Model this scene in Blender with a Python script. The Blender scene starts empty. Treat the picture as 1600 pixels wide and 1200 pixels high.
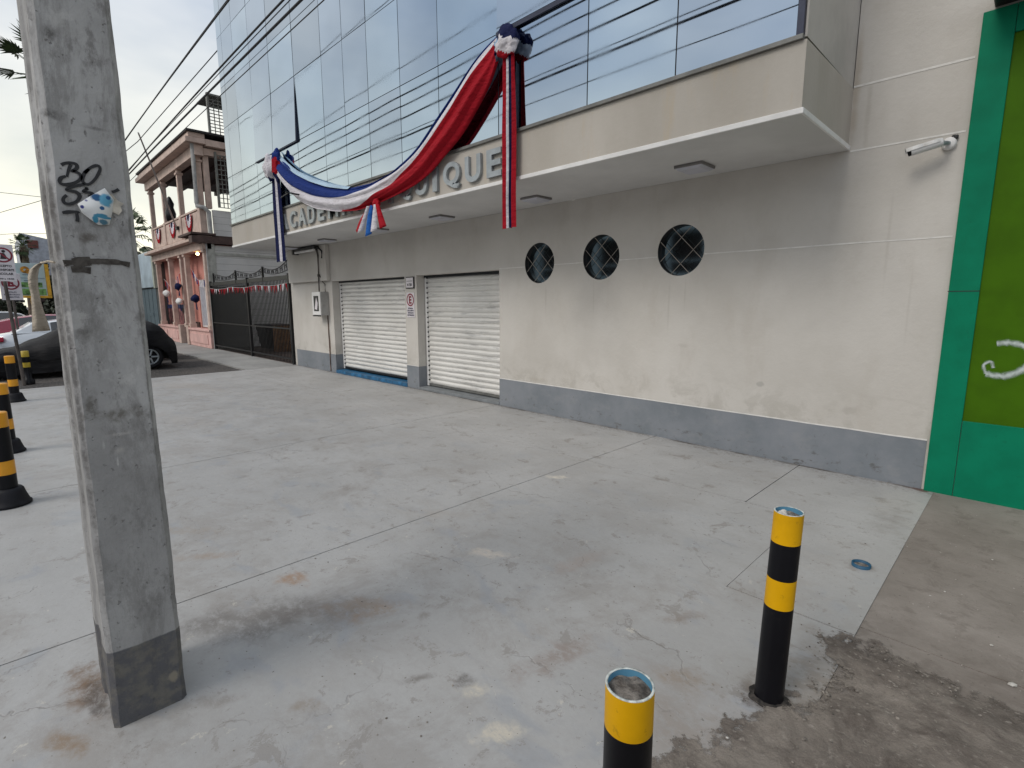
import bpy, bmesh, math, random
from mathutils import Vector, Matrix, noise
R = math.radians
random.seed(7)
SC = bpy.context.scene
COL = SC.collection

# ------------------------------------------------------------------ camera, world, sun
cam_d = bpy.data.cameras.new('camera')
cam_d.sensor_width = 36.0
cam_d.lens = 807.41 / 1600 * 36.0
cam_d.clip_start = 0.05
cam_d.clip_end = 3000
cam = bpy.data.objects.new('camera', cam_d)
COL.objects.link(cam)
yaw, pit, rol = R(45.193), R(8.898), R(0.134)
fw = Vector((-math.sin(yaw) * math.cos(pit), math.cos(yaw) * math.cos(pit), -math.sin(pit)))
rt = Vector((math.cos(yaw), math.sin(yaw), 0))
dn = fw.cross(rt)
r2 = rt * math.cos(rol) + dn * math.sin(rol)
d2 = -rt * math.sin(rol) + dn * math.cos(rol)
m = Matrix((r2, -d2, -fw)).transposed().to_4x4()
m.translation = Vector((0, -5.713, 1.65))
cam.matrix_world = m
SC.camera = cam

SUN_EL, SUN_AZ = R(42), R(118)       # azimuth measured so that the light comes from the left / behind the camera
world = bpy.data.worlds.new("World")
SC.world = world
world.use_nodes = True
wt = world.node_tree
for n in list(wt.nodes): wt.nodes.remove(n)
def wn(t, **k):
    n = wt.nodes.new(t)
    for a, b in k.items(): setattr(n, a, b)
    return n
out = wn('ShaderNodeOutputWorld')
bg = wn('ShaderNodeBackground'); bg.inputs['Strength'].default_value = 0.10
sky = wn('ShaderNodeTexSky'); sky.sky_type = 'NISHITA'; sky.sun_disc = False
sky.sun_elevation = SUN_EL; sky.sun_rotation = R(189); sky.dust_density = 3.0; sky.air_density = 1.2
tc = wn('ShaderNodeTexCoord')
mp = wn('ShaderNodeMapping'); mp.inputs['Scale'].default_value = (1.0, 1.0, 2.6)
wt.links.new(tc.outputs['Generated'], mp.inputs['Vector'])
nz = wn('ShaderNodeTexNoise'); nz.inputs['Scale'].default_value = 1.9; nz.inputs['Detail'].default_value = 5; nz.inputs['Roughness'].default_value = 0.5
wt.links.new(mp.outputs[0], nz.inputs['Vector'])
rp = wn('ShaderNodeValToRGB')
rp.color_ramp.elements[0].position = 0.36; rp.color_ramp.elements[0].color = (5.1, 6.05, 7.5, 1)
rp.color_ramp.elements[1].position = 0.62; rp.color_ramp.elements[1].color = (9.8, 10.0, 10.3, 1)
wt.links.new(nz.outputs['Fac'], rp.inputs[0])
# bright band of cloud low over the sea end of the street (-X)
sx = wn('ShaderNodeSeparateXYZ'); wt.links.new(tc.outputs['Generated'], sx.inputs[0])
mr = wn('ShaderNodeMapRange'); mr.inputs[1].default_value = 0.5; mr.inputs[2].default_value = 0.0; mr.interpolation_type = 'SMOOTHSTEP'
wt.links.new(sx.outputs['Z'], mr.inputs[0])
mr2 = wn('ShaderNodeMapRange'); mr2.inputs[1].default_value = 0.2; mr2.inputs[2].default_value = -0.95; mr2.interpolation_type = 'SMOOTHSTEP'
wt.links.new(sx.outputs['X'], mr2.inputs[0])
ml = wn('ShaderNodeMath', operation='MULTIPLY'); wt.links.new(mr.outputs[0], ml.inputs[0]); wt.links.new(mr2.outputs[0], ml.inputs[1])
mx2 = wn('ShaderNodeMix', data_type='RGBA'); mx2.blend_type = 'ADD'
wt.links.new(ml.outputs[0], mx2.inputs[0]); wt.links.new(rp.outputs[0], mx2.inputs[6]); mx2.inputs[7].default_value = (5.0, 4.1, 1.0, 1)
mx = wn('ShaderNodeMix', data_type='RGBA'); mx.inputs[0].default_value = 0.86
wt.links.new(sky.outputs[0], mx.inputs[6]); wt.links.new(mx2.outputs[2], mx.inputs[7])
wt.links.new(mx.outputs[2], bg.inputs['Color']); wt.links.new(bg.outputs[0], out.inputs[0])

sd = bpy.data.lights.new('sun', 'SUN'); sd.energy = 1.5; sd.angle = R(25); sd.color = (1.0, 0.95, 0.88)
so = bpy.data.objects.new('sun', sd); COL.objects.link(so)
sun_dir = Vector((-0.16 * math.cos(SUN_EL), -0.987 * math.cos(SUN_EL), math.sin(SUN_EL)))
so.rotation_euler = sun_dir.to_track_quat('Z', 'Y').to_euler()
SC.view_settings.view_transform = 'Standard'
SC.view_settings.look = 'None'
SC.view_settings.exposure = 0.0
SC.view_settings.gamma = 1.0
SC.render.engine = 'CYCLES'

# ------------------------------------------------------------------ node helpers
class Mat:
    def __init__(s, name, rough=0.7, metallic=0.0, spec=None):
        s.m = bpy.data.materials.new(name); s.m.use_nodes = True
        s.t = s.m.node_tree
        s.b = s.t.nodes['Principled BSDF']
        s.b.inputs['Roughness'].default_value = rough
        s.b.inputs['Metallic'].default_value = metallic
        if spec is not None: s.b.inputs['Specular IOR Level'].default_value = spec
        s.tc = s.t.nodes.new('ShaderNodeTexCoord')
        s.geo = s.t.nodes.new('ShaderNodeNewGeometry')
        s.pos = s.geo.outputs['Position']
    def n(s, typ, ins=(), **props):
        n = s.t.nodes.new(typ)
        for k, v in props.items(): setattr(n, k, v)
        for k, v in dict(ins).items():
            if isinstance(v, bpy.types.NodeSocket): s.t.links.new(v, n.inputs[k])
            else: n.inputs[k].default_value = v
        return n
    def noise(s, scale, detail=4, rough=0.55, vec=None, stretch=None, dist=0.0):
        v = vec or s.pos
        if stretch: v = s.n('ShaderNodeMapping', {'Vector': v, 'Scale': stretch}).outputs[0]
        return s.n('ShaderNodeTexNoise', {'Vector': v, 'Scale': scale, 'Detail': detail, 'Roughness': rough, 'Distortion': dist}).outputs['Fac']
    def ramp(s, f, a, b, lo=0.0, hi=1.0):
        return s.n('ShaderNodeMapRange', {0: f, 1: a, 2: b, 3: lo, 4: hi}, interpolation_type='SMOOTHSTEP').outputs[0]
    def mix(s, f, a, b, mode='MIX'):
        def c(x): return x if isinstance(x, bpy.types.NodeSocket) else (tuple(x) + (1,) if len(x) == 3 else x)
        return s.n('ShaderNodeMix', {0: f, 6: c(a), 7: c(b)}, data_type='RGBA', blend_type=mode).outputs[2]
    def math(s, op, a, b=0.0):
        return s.n('ShaderNodeMath', {0: a, 1: b}, operation=op).outputs[0]
    def xyz(s):
        q = s.n('ShaderNodeSeparateXYZ', {0: s.pos}).outputs
        return q[0], q[1], q[2]
    def blotch(s, c, r, ang=0.0, warp=0.5, wscale=3.0, soft=0.6, vec=None):
        """irregular stain: 1 inside, 0 outside"""
        v = vec or s.pos
        d = s.n('ShaderNodeVectorMath', {0: v, 1: c}, operation='SUBTRACT').outputs[0]
        d = s.n('ShaderNodeMapping', {'Vector': d, 'Rotation': (0, 0, -ang)}).outputs[0]
        d = s.n('ShaderNodeVectorMath', {0: d, 1: r}, operation='DIVIDE').outputs[0]
        l = s.n('ShaderNodeVectorMath', {0: d}, operation='LENGTH').outputs['Value']
        w = s.math('MULTIPLY', s.math('SUBTRACT', s.noise(wscale, 5, 0.65), 0.5), warp * 2.4)
        return s.ramp(s.math('ADD', l, w), 1.0, 1.0 - soft)
    def color(s, c):
        if isinstance(c, bpy.types.NodeSocket): s.t.links.new(c, s.b.inputs['Base Color'])
        else: s.b.inputs['Base Color'].default_value = (*c, 1)
        return s
    def rough(s, c):
        s.t.links.new(c, s.b.inputs['Roughness']); return s
    def bump(s, h, strength=0.3, dist=0.01):
        b = s.n('ShaderNodeBump', {'Height': h, 'Strength': strength, 'Distance': dist})
        s.t.links.new(b.outputs[0], s.b.inputs['Normal']); return s

def plain(name, col, rough=0.6, metallic=0.0, var=0.12, scale=6.0, bump=0.0, spec=None):
    """paint / plastic with slight wear"""
    M = Mat(name, rough, metallic, spec)
    f = M.noise(scale, 5, 0.6)
    dk = tuple(max(0, c * (1 - var * 1.6)) for c in col); lt = tuple(min(1, c * (1 + var)) for c in col)
    M.color(M.mix(M.ramp(f, 0.3, 0.7), dk, lt))
    if bump: M.bump(M.noise(scale * 12, 4), bump, 0.004)
    return M.m

# ------------------------------------------------------------------ mesh helpers
class MB:
    def __init__(s): s.v = []; s.f = []; s.m = []; s.sm = []
    def add(s, vs, fs, mi=0, smooth=False):
        o = len(s.v); s.v += [Vector(p) for p in vs]
        for f in fs: s.f.append([i + o for i in f]); s.m.append(mi); s.sm.append(smooth)
        return s
    def box(s, x0, x1, y0, y1, z0, z1, mi=0, bev=0.0):
        if x0 > x1: x0, x1 = x1, x0
        if y0 > y1: y0, y1 = y1, y0
        if z0 > z1: z0, z1 = z1, z0
        if bev:
            bm = bmesh.new(); bmesh.ops.create_cube(bm, size=1.0)
            for v in bm.verts: v.co = Vector(((x0 + x1) / 2 + v.co.x * (x1 - x0), (y0 + y1) / 2 + v.co.y * (y1 - y0), (z0 + z1) / 2 + v.co.z * (z1 - z0)))
            bmesh.ops.bevel(bm, geom=bm.edges[:], offset=bev, segments=2, affect='EDGES', profile=0.5)
            return s.frombm(bm, mi)
        vs = [(x0, y0, z0), (x1, y0, z0), (x1, y1, z0), (x0, y1, z0), (x0, y0, z1), (x1, y0, z1), (x1, y1, z1), (x0, y1, z1)]
        return s.add(vs, [(0, 3, 2, 1), (4, 5, 6, 7), (0, 1, 5, 4), (1, 2, 6, 5), (2, 3, 7, 6), (3, 0, 4, 7)], mi)
    def frombm(s, bm, mi=0, smooth=False):
        bm.verts.index_update()
        s.add([v.co.copy() for v in bm.verts], [[v.index for v in f.verts] for f in bm.faces], mi, smooth); bm.free(); return s
    def quad(s, a, b, c, d, mi=0): return s.add([a, b, c, d], [(0, 1, 2, 3)], mi)
    def tube(s, path, r, n=10, mi=0, caps=True, smooth=True):
        path = [Vector(p) for p in path]; rs = r if isinstance(r, (list, tuple)) else [r] * len(path)
        rings = []; up = Vector((0, 0, 1))
        for i, p in enumerate(path):
            t = (path[min(i + 1, len(path) - 1)] - path[max(i - 1, 0)]).normalized()
            a = t.cross(up)
            if a.length < 0.05: a = t.cross(Vector((0, 1, 0)))
            a.normalize(); b = t.cross(a).normalized()
            rings.append([p + (a * math.cos(k * 2 * math.pi / n) + b * math.sin(k * 2 * math.pi / n)) * rs[i] for k in range(n)])
        vs = [q for rg in rings for q in rg]; fs = []
        for i in range(len(rings) - 1):
            for k in range(n):
                k2 = (k + 1) % n
                fs.append((i * n + k, i * n + k2, (i + 1) * n + k2, (i + 1) * n + k))
        s.add(vs, fs, mi, smooth)
        if caps: s.add(rings[0], [list(range(n))[::-1]], mi); s.add(rings[-1], [list(range(n))], mi)
        return s
    def lathe(s, prof, c=(0, 0, 0), n=32, mi=0, smooth=True, axis='z', M=None):
        vs = []; fs = []
        for (r, z) in prof:
            for k in range(n):
                a = 2 * math.pi * k / n
                p = Vector((r * math.cos(a), r * math.sin(a), z))
                if axis == 'y': p = Vector((p.x, p.z, p.y))
                if axis == 'x': p = Vector((p.z, p.x, p.y))
                if M: p = M @ p
                vs.append(p + Vector(c))
        for i in range(len(prof) - 1):
            for k in range(n):
                k2 = (k + 1) % n
                fs.append((i * n + k, i * n + k2, (i + 1) * n + k2, (i + 1) * n + k))
        return s.add(vs, fs, mi, smooth)
    def disc(s, c, r, n=32, mi=0, normal='z'):
        vs = []
        for k in range(n):
            a = 2 * math.pi * k / n; x, y = r * math.cos(a), r * math.sin(a)
            vs.append(Vector(c) + (Vector((x, y, 0)) if normal == 'z' else Vector((x, 0, y)) if normal == 'y' else Vector((0, x, y))))
        return s.add(vs, [list(range(n))], mi)
    def grid(s, P, mi=0, smooth=True, closed=False):
        """P[i][j] of points; mi may be a function of (i,j)"""
        n, k = len(P), len(P[0]); o = len(s.v)
        s.v += [Vector(p) for row in P for p in row]
        for i in range(n - 1):
            for j in range(k if closed else k - 1):
                j2 = (j + 1) % k
                s.f.append([o + i * k + j, o + i * k + j2, o + (i + 1) * k + j2, o + (i + 1) * k + j])
                s.m.append(mi(i, j) if callable(mi) else mi); s.sm.append(smooth)
        return s
    def build(s, name, mats, parent=None, origin=None, bevel=0, solid=0, subsurf=0, offset=0):
        if not isinstance(mats, (list, tuple)): mats = [mats]
        o0 = Vector(parent['_o']) if parent is not None else Vector(origin or (0, 0, 0))
        me = bpy.data.meshes.new(name)
        me.from_pydata([v - o0 for v in s.v], [], s.f)
        for p, mi, sm in zip(me.polygons, s.m, s.sm): p.material_index = mi; p.use_smooth = sm
        for q in mats: me.materials.append(q)
        me.update()
        o = bpy.data.objects.new(name, me); COL.objects.link(o)
        if parent is not None: o.parent = parent
        else: o.location = o0
        o['_o'] = list(o0)
        if solid:
            q = o.modifiers.new('s', 'SOLIDIFY'); q.thickness = solid; q.offset = offset
        if subsurf:
            q = o.modifiers.new('u', 'SUBSURF'); q.levels = subsurf; q.render_levels = subsurf
        if bevel:
            q = o.modifiers.new('b', 'BEVEL'); q.width = bevel; q.segments = 2; q.limit_method = 'ANGLE'
        return o

def tag(o, label=None, cat=None, group=None, kind=None):
    if label: o['label'] = label
    if cat: o['category'] = cat
    if group: o['group'] = group
    if kind: o['kind'] = kind
    return o
def empty(name, loc, label, cat, group=None):
    o = bpy.data.objects.new(name, None); COL.objects.link(o); o.location = loc; o['_o'] = list(loc)
    o.empty_display_size = 0.2
    return tag(o, label, cat, group)
def copy_tree(o, parent=None):
    c = o.copy(); COL.objects.link(c)
    if parent is not None: c.parent = parent
    for ch in [q for q in list(bpy.data.objects) if q.parent == o]: copy_tree(ch, c)
    return c

def text_verts(txt, size, extrude=0.01, bold=0.0, width=None, align='CENTER'):
    cu = bpy.data.curves.new('t', 'FONT'); cu.body = txt; cu.size = size; cu.extrude = extrude; cu.offset = bold
    cu.align_x = align; cu.align_y = 'CENTER'; cu.resolution_u = 4
    ob = bpy.data.objects.new('t', cu); COL.objects.link(ob)
    bpy.context.view_layer.update()
    me = bpy.data.meshes.new_from_object(ob.evaluated_get(bpy.context.evaluated_depsgraph_get()))
    vs = [v.co.copy() for v in me.vertices]; fs = [list(p.vertices) for p in me.polygons]
    bpy.data.objects.remove(ob); bpy.data.curves.remove(cu); bpy.data.meshes.remove(me)
    xs = [v.x for v in vs]; ys = [v.y for v in vs]
    cx, cy = (min(xs) + max(xs)) / 2, (min(ys) + max(ys)) / 2
    k = width / (max(xs) - min(xs)) if width else 1
    for v in vs: v.x = (v.x - cx) * k; v.y -= cy
    return vs, fs
def put_text(mb, txt, size, c, face='-y', extrude=0.002, bold=0.0, width=None, mi=0, height=None):
    vs, fs = text_verts(txt, size, extrude, bold, width)
    if height:
        ys = [v.y for v in vs]; k = height / (max(ys) - min(ys))
        for v in vs: v.y *= k
    c = Vector(c)
    if face == '-y': vs = [c + Vector((v.x, -v.z, v.y)) for v in vs]
    else: vs = [c + Vector((v.z, v.x, v.y)) for v in vs]     # faces +x
    mb.add(vs, fs, mi)

def stroke(mb, pts, w, off, to3d, mi=0):
    """flat ribbon along 2D pts on a surface; to3d maps (u,v,h)->3D"""
    P = []
    # resample with catmull-rom
    q = []
    n = len(pts)
    for i in range(n - 1):
        p0 = Vector(pts[max(i - 1, 0)]); p1 = Vector(pts[i]); p2 = Vector(pts[i + 1]); p3 = Vector(pts[min(i + 2, n - 1)])
        for k in range(5):
            t = k / 5
            q.append(0.5 * ((2 * p1) + (-p0 + p2) * t + (2 * p0 - 5 * p1 + 4 * p2 - p3) * t * t + (-p0 + 3 * p1 - 3 * p2 + p3) * t ** 3))
    q.append(Vector(pts[-1]))
    for i, p in enumerate(q):
        t = (q[min(i + 1, len(q) - 1)] - q[max(i - 1, 0)])
        if t.length < 1e-6: t = Vector((1, 0))
        t.normalize(); nrm = Vector((-t.y, t.x))
        ww = w * (0.85 + 0.3 * noise.noise(Vector((p.x * 40, p.y * 40, 0))))
        P.append([to3d(*(p + nrm * ww / 2), off), to3d(*(p - nrm * ww / 2), off)])
    mb.grid(P, mi, smooth=False)

# ------------------------------------------------------------------ materials
# painted forecourt slab
G = Mat('painted_forecourt_concrete', 0.62)
f1 = G.noise(0.75, 6, 0.6); f2 = G.noise(3.2, 6, 0.65); f3 = G.noise(40, 4, 0.6); fs = G.noise(1.6, 6, 0.7, stretch=(1, 2.6, 1), dist=0.4)
c = G.mix(G.ramp(f1, 0.35, 0.66), (0.385, 0.38, 0.37), (0.455, 0.45, 0.44))
c = G.mix(G.math('MULTIPLY', G.ramp(fs, 0.48, 0.70), 0.45), c, (0.35, 0.332, 0.308))
X, Y, Z = G.xyz()
near = G.ramp(Y, -0.6, -4.0)       # wear is heavier towards the street side
c = G.mix(G.math('MULTIPLY', G.math('MULTIPLY', G.ramp(G.noise(1.3, 8, 0.78, dist=0.4), 0.47, 0.62), near), 0.6), c, (0.30, 0.275, 0.25))
c = G.mix(G.math('MULTIPLY', G.ramp(G.noise(2.3, 6, 0.6, dist=0.5, stretch=(1, 1.4, 1)), 0.55, 0.68), G.math('MULTIPLY', near, 0.6)), c, (0.315, 0.335, 0.365))
c = G.mix(G.math('MULTIPLY', G.ramp(G.noise(4.5, 8, 0.78, dist=0.4), 0.575, 0.615), 0.65), c, (0.25, 0.225, 0.20))
c = G.mix(G.math('MULTIPLY', near, 0.28), c, (0.2, 0.2, 0.2))
c = G.mix(G.math('MULTIPLY', G.math('MULTIPLY', G.ramp(G.noise(6.5, 8, 0.8, dist=0.3), 0.625, 0.655), near), 0.7), c, (0.52, 0.49, 0.43))
c = G.mix(G.math('MULTIPLY', G.ramp(G.noise(11, 8, 0.75), 0.60, 0.64), 0.55), c, (0.235, 0.215, 0.195))
# local stains
streak = G.ramp(G.noise(13, 8, 0.8, stretch=(1, 1.5, 1), dist=0.3), 0.36, 0.56, 0.25, 1.0)
for (cx, cy, rx, ry, a, col, k, sc) in [
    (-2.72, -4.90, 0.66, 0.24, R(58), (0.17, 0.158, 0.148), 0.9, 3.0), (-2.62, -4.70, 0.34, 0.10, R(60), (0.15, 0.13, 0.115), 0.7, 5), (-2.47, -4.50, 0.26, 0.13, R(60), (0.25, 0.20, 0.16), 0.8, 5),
    (-3.00, -4.60, 0.15, 0.08, R(20), (0.30, 0.195, 0.125), 0.9, 7), (-2.36, -4.42, 0.16, 0.09, R(70), (0.27, 0.19, 0.13), 0.8, 7),
    (-3.08, -2.05, 0.13, 0.06, R(40), (0.66, 0.60, 0.50), 0.8, 9), (-1.29, -4.50, 0.13, 0.06, R(65), (0.56, 0.51, 0.42), 0.9, 9),
    (-1.52, -4.42, 0.11, 0.05, R(60), (0.55, 0.50, 0.41), 0.8, 9), (-2.40, -3.55, 0.17, 0.07, R(30), (0.55, 0.49, 0.42), 0.75, 7),
    (-1.42, -4.0, 0.30, 0.10, R(80), (0.25, 0.205, 0.18), 0.8, 5), (-0.92, -3.72, 0.16, 0.11, R(30), (0.27, 0.225, 0.185), 0.85, 6),
    (-1.62, -4.42, 0.06, 0.05, R(30), (0.13, 0.12, 0.11), 0.85, 9), (-1.77, -4.56, 0.10, 0.035, R(60), (0.17, 0.155, 0.14), 0.85, 8),
    (-2.14, -4.26, 0.05, 0.045, 0, (0.22, 0.20, 0.18), 0.8, 10), (-1.98, -4.97, 0.08, 0.06, R(60), (0.24, 0.20, 0.16), 0.7, 9),
    (-4.3, -4.95, 0.42, 0.10, R(40), (0.30, 0.265, 0.225), 0.75, 4), (-3.7, -4.9, 0.22, 0.08, R(50), (0.30, 0.24, 0.19), 0.7, 5),
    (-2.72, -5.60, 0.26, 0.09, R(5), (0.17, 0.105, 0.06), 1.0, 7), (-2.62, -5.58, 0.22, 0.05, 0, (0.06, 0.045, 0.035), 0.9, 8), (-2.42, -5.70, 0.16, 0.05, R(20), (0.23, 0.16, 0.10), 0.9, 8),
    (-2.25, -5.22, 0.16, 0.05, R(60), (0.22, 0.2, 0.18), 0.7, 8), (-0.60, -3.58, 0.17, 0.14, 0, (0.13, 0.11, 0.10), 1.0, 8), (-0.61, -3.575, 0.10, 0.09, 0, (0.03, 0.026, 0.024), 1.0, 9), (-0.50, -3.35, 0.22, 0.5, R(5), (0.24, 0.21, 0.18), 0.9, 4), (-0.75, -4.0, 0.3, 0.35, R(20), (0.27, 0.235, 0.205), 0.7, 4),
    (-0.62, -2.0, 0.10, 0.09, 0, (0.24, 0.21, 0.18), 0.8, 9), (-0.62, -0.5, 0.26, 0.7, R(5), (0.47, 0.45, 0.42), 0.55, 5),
    (-0.62, -1.0, 0.14, 0.4, 0, (0.27, 0.25, 0.23), 0.6, 8), (-3.2, -3.4, 0.30, 0.10, R(40), (0.34, 0.31, 0.28), 0.6, 5),
    (-1.9, -3.2, 0.30, 0.10, R(80), (0.33, 0.28, 0.25), 0.6, 5), (-1.15, -3.3, 0.16, 0.06, R(60), (0.24, 0.20, 0.17), 0.7, 8),
    (-12.0, -3.1, 1.6, 0.5, R(20), (0.37, 0.33, 0.29), 0.5, 1.5), (-8.6, -4.0, 1.2, 0.3, R(15), (0.36, 0.33, 0.30), 0.5, 2),
    (-8.2, -0.35, 0.35, 0.14, 0, (0.24, 0.23, 0.22), 0.6, 4)]:
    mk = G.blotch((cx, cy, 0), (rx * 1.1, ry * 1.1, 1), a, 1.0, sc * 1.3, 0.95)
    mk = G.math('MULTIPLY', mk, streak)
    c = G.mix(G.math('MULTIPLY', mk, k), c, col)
XX, YY, ZZ = G.xyz()
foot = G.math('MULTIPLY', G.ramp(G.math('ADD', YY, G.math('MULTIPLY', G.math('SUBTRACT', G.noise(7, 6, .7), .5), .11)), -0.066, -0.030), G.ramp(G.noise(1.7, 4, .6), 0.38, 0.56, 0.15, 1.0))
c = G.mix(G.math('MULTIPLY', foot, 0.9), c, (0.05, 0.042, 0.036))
crumb = G.math('MULTIPLY', G.ramp(G.math('ADD', YY, G.math('MULTIPLY', G.noise(5, 7, .75), .35)), -0.06, 0.10), G.ramp(G.noise(24, 6, .8), .48, .56))
c = G.mix(G.math('MULTIPLY', crumb, 0.6), c, (0.20, 0.18, 0.16))
c = G.mix(G.math('MULTIPLY', G.blotch((-0.56, -0.04, 0), (0.12, 0.05, 1), 0, 1.0, 14, 0.6), 0.9), c, (0.10, 0.045, 0.03))
# fine cracks from warped voronoi edges, only here and there
wv = G.n('ShaderNodeVectorMath', {0: G.pos, 1: G.n('ShaderNodeVectorMath', {0: G.n('ShaderNodeTexNoise', {'Vector': G.pos, 'Scale': 2.2, 'Detail': 5, 'Roughness': 0.6}).outputs['Color'], 'Scale': 0.45}, operation='SCALE').outputs[0]}, operation='ADD').outputs[0]
vo = G.n('ShaderNodeTexVoronoi', {'Vector': wv, 'Scale': 0.8}, feature='DISTANCE_TO_EDGE').outputs['Distance']
crk = G.math('MULTIPLY', G.ramp(vo, 0.006, 0.0005), G.ramp(G.noise(0.9, 3), 0.50, 0.60))
c = G.mix(G.math('MULTIPLY', crk, 0.45), c, (0.15, 0.13, 0.115))
# specks
c = G.mix(G.ramp(G.noise(55, 3, 0.5), 0.69, 0.73), c, (0.14, 0.12, 0.10))
c = G.mix(G.math('MULTIPLY', G.ramp(f3, 0.3, 0.7), 0.14), c, (0.25, 0.24, 0.23))
G.color(c)
G.rough(G.ramp(f2, 0.3, 0.7, 0.42, 0.72))
G.bump(G.math('ADD', G.math('MULTIPLY', G.noise(6, 8, 0.65), 1.0), G.math('MULTIPLY', crk, -0.6)), 0.35, 0.012)
M_slab = G.m

G = Mat('brown_weathered_sidewalk', 0.85)
c = G.mix(G.ramp(G.noise(1.4, 7, 0.65), 0.3, 0.7), (0.20, 0.175, 0.152), (0.285, 0.253, 0.225))
c = G.mix(G.math('MULTIPLY', G.blotch((0.6, -2.9, 0), (1.6, 0.55, 1), 0, 1.0, 3, 0.95), 0.85), c, (0.165, 0.14, 0.12))
c = G.mix(G.math('MULTIPLY', G.ramp(G.noise(5, 7, 0.75, dist=0.6), 0.5, 0.64), 0.5), c, (0.14, 0.118, 0.10))
c = G.mix(G.ramp(G.noise(60, 3), 0.68, 0.74), c, (0.1, 0.085, 0.07))
c = G.mix(G.ramp(G.noise(34, 2), 0.735, 0.76), c, (0.5, 0.48, 0.44))
G.color(c); G.bump(G.noise(14, 8, 0.7), 0.5, 0.012); M_walk = G.m

G = Mat('loose_dirt', 0.95)
c = G.mix(G.ramp(G.noise(2.6, 8, 0.75, dist=0.5), 0.36, 0.64), (0.11, 0.09, 0.076), (0.27, 0.235, 0.20))
c = G.mix(G.ramp(G.noise(38, 4, 0.6), 0.58, 0.7), c, (0.30, 0.265, 0.23))
G.color(c); G.bump(G.noise(26, 8, 0.75), 0.9, 0.02)
cv = G.n('ShaderNodeAttribute', attribute_name='cover').outputs['Fac']
al = G.ramp(G.math('ADD', cv, G.math('MULTIPLY', G.math('SUBTRACT', G.noise(9, 9, 0.8), 0.5), 2.2)), 0.34, 0.52)
G.t.links.new(al, G.b.inputs['Alpha']); M_dirt = G.m

G = Mat('grey_concrete_sidewalk', 0.85)
c = G.mix(G.ramp(G.noise(1.1, 6, 0.6), 0.3, 0.7), (0.25, 0.245, 0.235), (0.33, 0.325, 0.31))
c = G.mix(G.math('MULTIPLY', G.ramp(G.noise(5, 6, 0.7), 0.52, 0.66), 0.5), c, (0.19, 0.18, 0.17))
G.color(c); G.bump(G.noise(20, 6), 0.3, 0.01); M_walk2 = G.m

G = Mat('dark_gravel', 0.95)
vor = G.n('ShaderNodeTexVoronoi', {'Vector': G.pos, 'Scale': 22.0})
c = G.mix(G.ramp(vor.outputs['Distance'], 0.0, 0.6), (0.13, 0.12, 0.115), (0.035, 0.032, 0.03))
c = G.mix(G.ramp(G.noise(1.2, 5), 0.3, 0.7), c, (0.085, 0.075, 0.068))
G.color(c); G.bump(vor.outputs['Distance'], 0.9, 0.03); M_gravel = G.m

G = Mat('street_ground', 0.9)
G.color(G.mix(G.ramp(G.noise(0.4, 6), 0.3, 0.7), (0.075, 0.07, 0.066), (0.12, 0.112, 0.105))); G.bump(G.noise(30, 5), 0.4, 0.01); M_ground = G.m
G = Mat('street_asphalt', 0.85)
G.color(G.mix(G.ramp(G.noise(1.4, 6), 0.3, 0.7), (0.045, 0.045, 0.046), (0.07, 0.069, 0.068))); G.bump(G.noise(60, 4), 0.4, 0.008); M_asph = G.m

# cream plaster wall of the main building
G = Mat('cream_plaster', 0.82)
X, Y, Z = G.xyz()
c = G.mix(G.ramp(G.noise(0.9, 6, 0.6), 0.3, 0.7), (0.51, 0.482, 0.438), (0.59, 0.562, 0.518))
c = G.mix(G.math('MULTIPLY', G.ramp(G.noise(2.6, 7, 0.7, stretch=(1, 1, 0.45)), 0.50, 0.68), 0.26), c, (0.44, 0.40, 0.345))
low = G.math('MULTIPLY', G.ramp(Z, 1.0, 0.45), G.ramp(G.noise(3.0, 7, 0.75, dist=0.5), 0.46, 0.62))
c = G.mix(G.math('MULTIPLY', low, 0.55), c, (0.40, 0.375, 0.33))
c = G.mix(G.math('MULTIPLY', G.blotch((-2.0, 0, 0.79), (0.055, 1, 0.035), 0, 0.3, 14, 0.5), 0.8), c, (0.40, 0.38, 0.35))
c = G.mix(G.math('MULTIPLY', G.blotch((-1.15, 0, 0.62), (0.12, 1, 0.05), 0, 0.9, 14, 0.7), 0.4), c, (0.35, 0.32, 0.28))
c = G.mix(G.math('MULTIPLY', G.blotch((-2.9, 0, 1.15), (0.10, 1, 0.03), 0, 0.9, 14, 0.7), 0.25), c, (0.38, 0.35, 0.31))
c = G.mix(G.math('MULTIPLY', G.blotch((-5.2, 0, 0.5), (0.3, 1, 0.05), 0, 0.9, 12, 0.7), 0.3), c, (0.38, 0.34, 0.28))
for (dx, dz, dw, dh, dk) in ((-5.05, 1.72, .02, .28, .22), (-4.2, 1.7, .015, .34, .2), (-3.1, 1.6, .02, .4, .22), (-2.9, 1.75, .012, .25, .2), (-1.0, 2.2, .02, .6, .18), (-1.25, 3.3, .03, .5, .25), (-0.8, 1.6, .015, .5, .15)):
    c = G.mix(G.math('MULTIPLY', G.blotch((dx, 0, dz), (dw, 1, dh), 0, 0.5, 9, 0.9), dk), c, (0.30, 0.27, 0.22))
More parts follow.
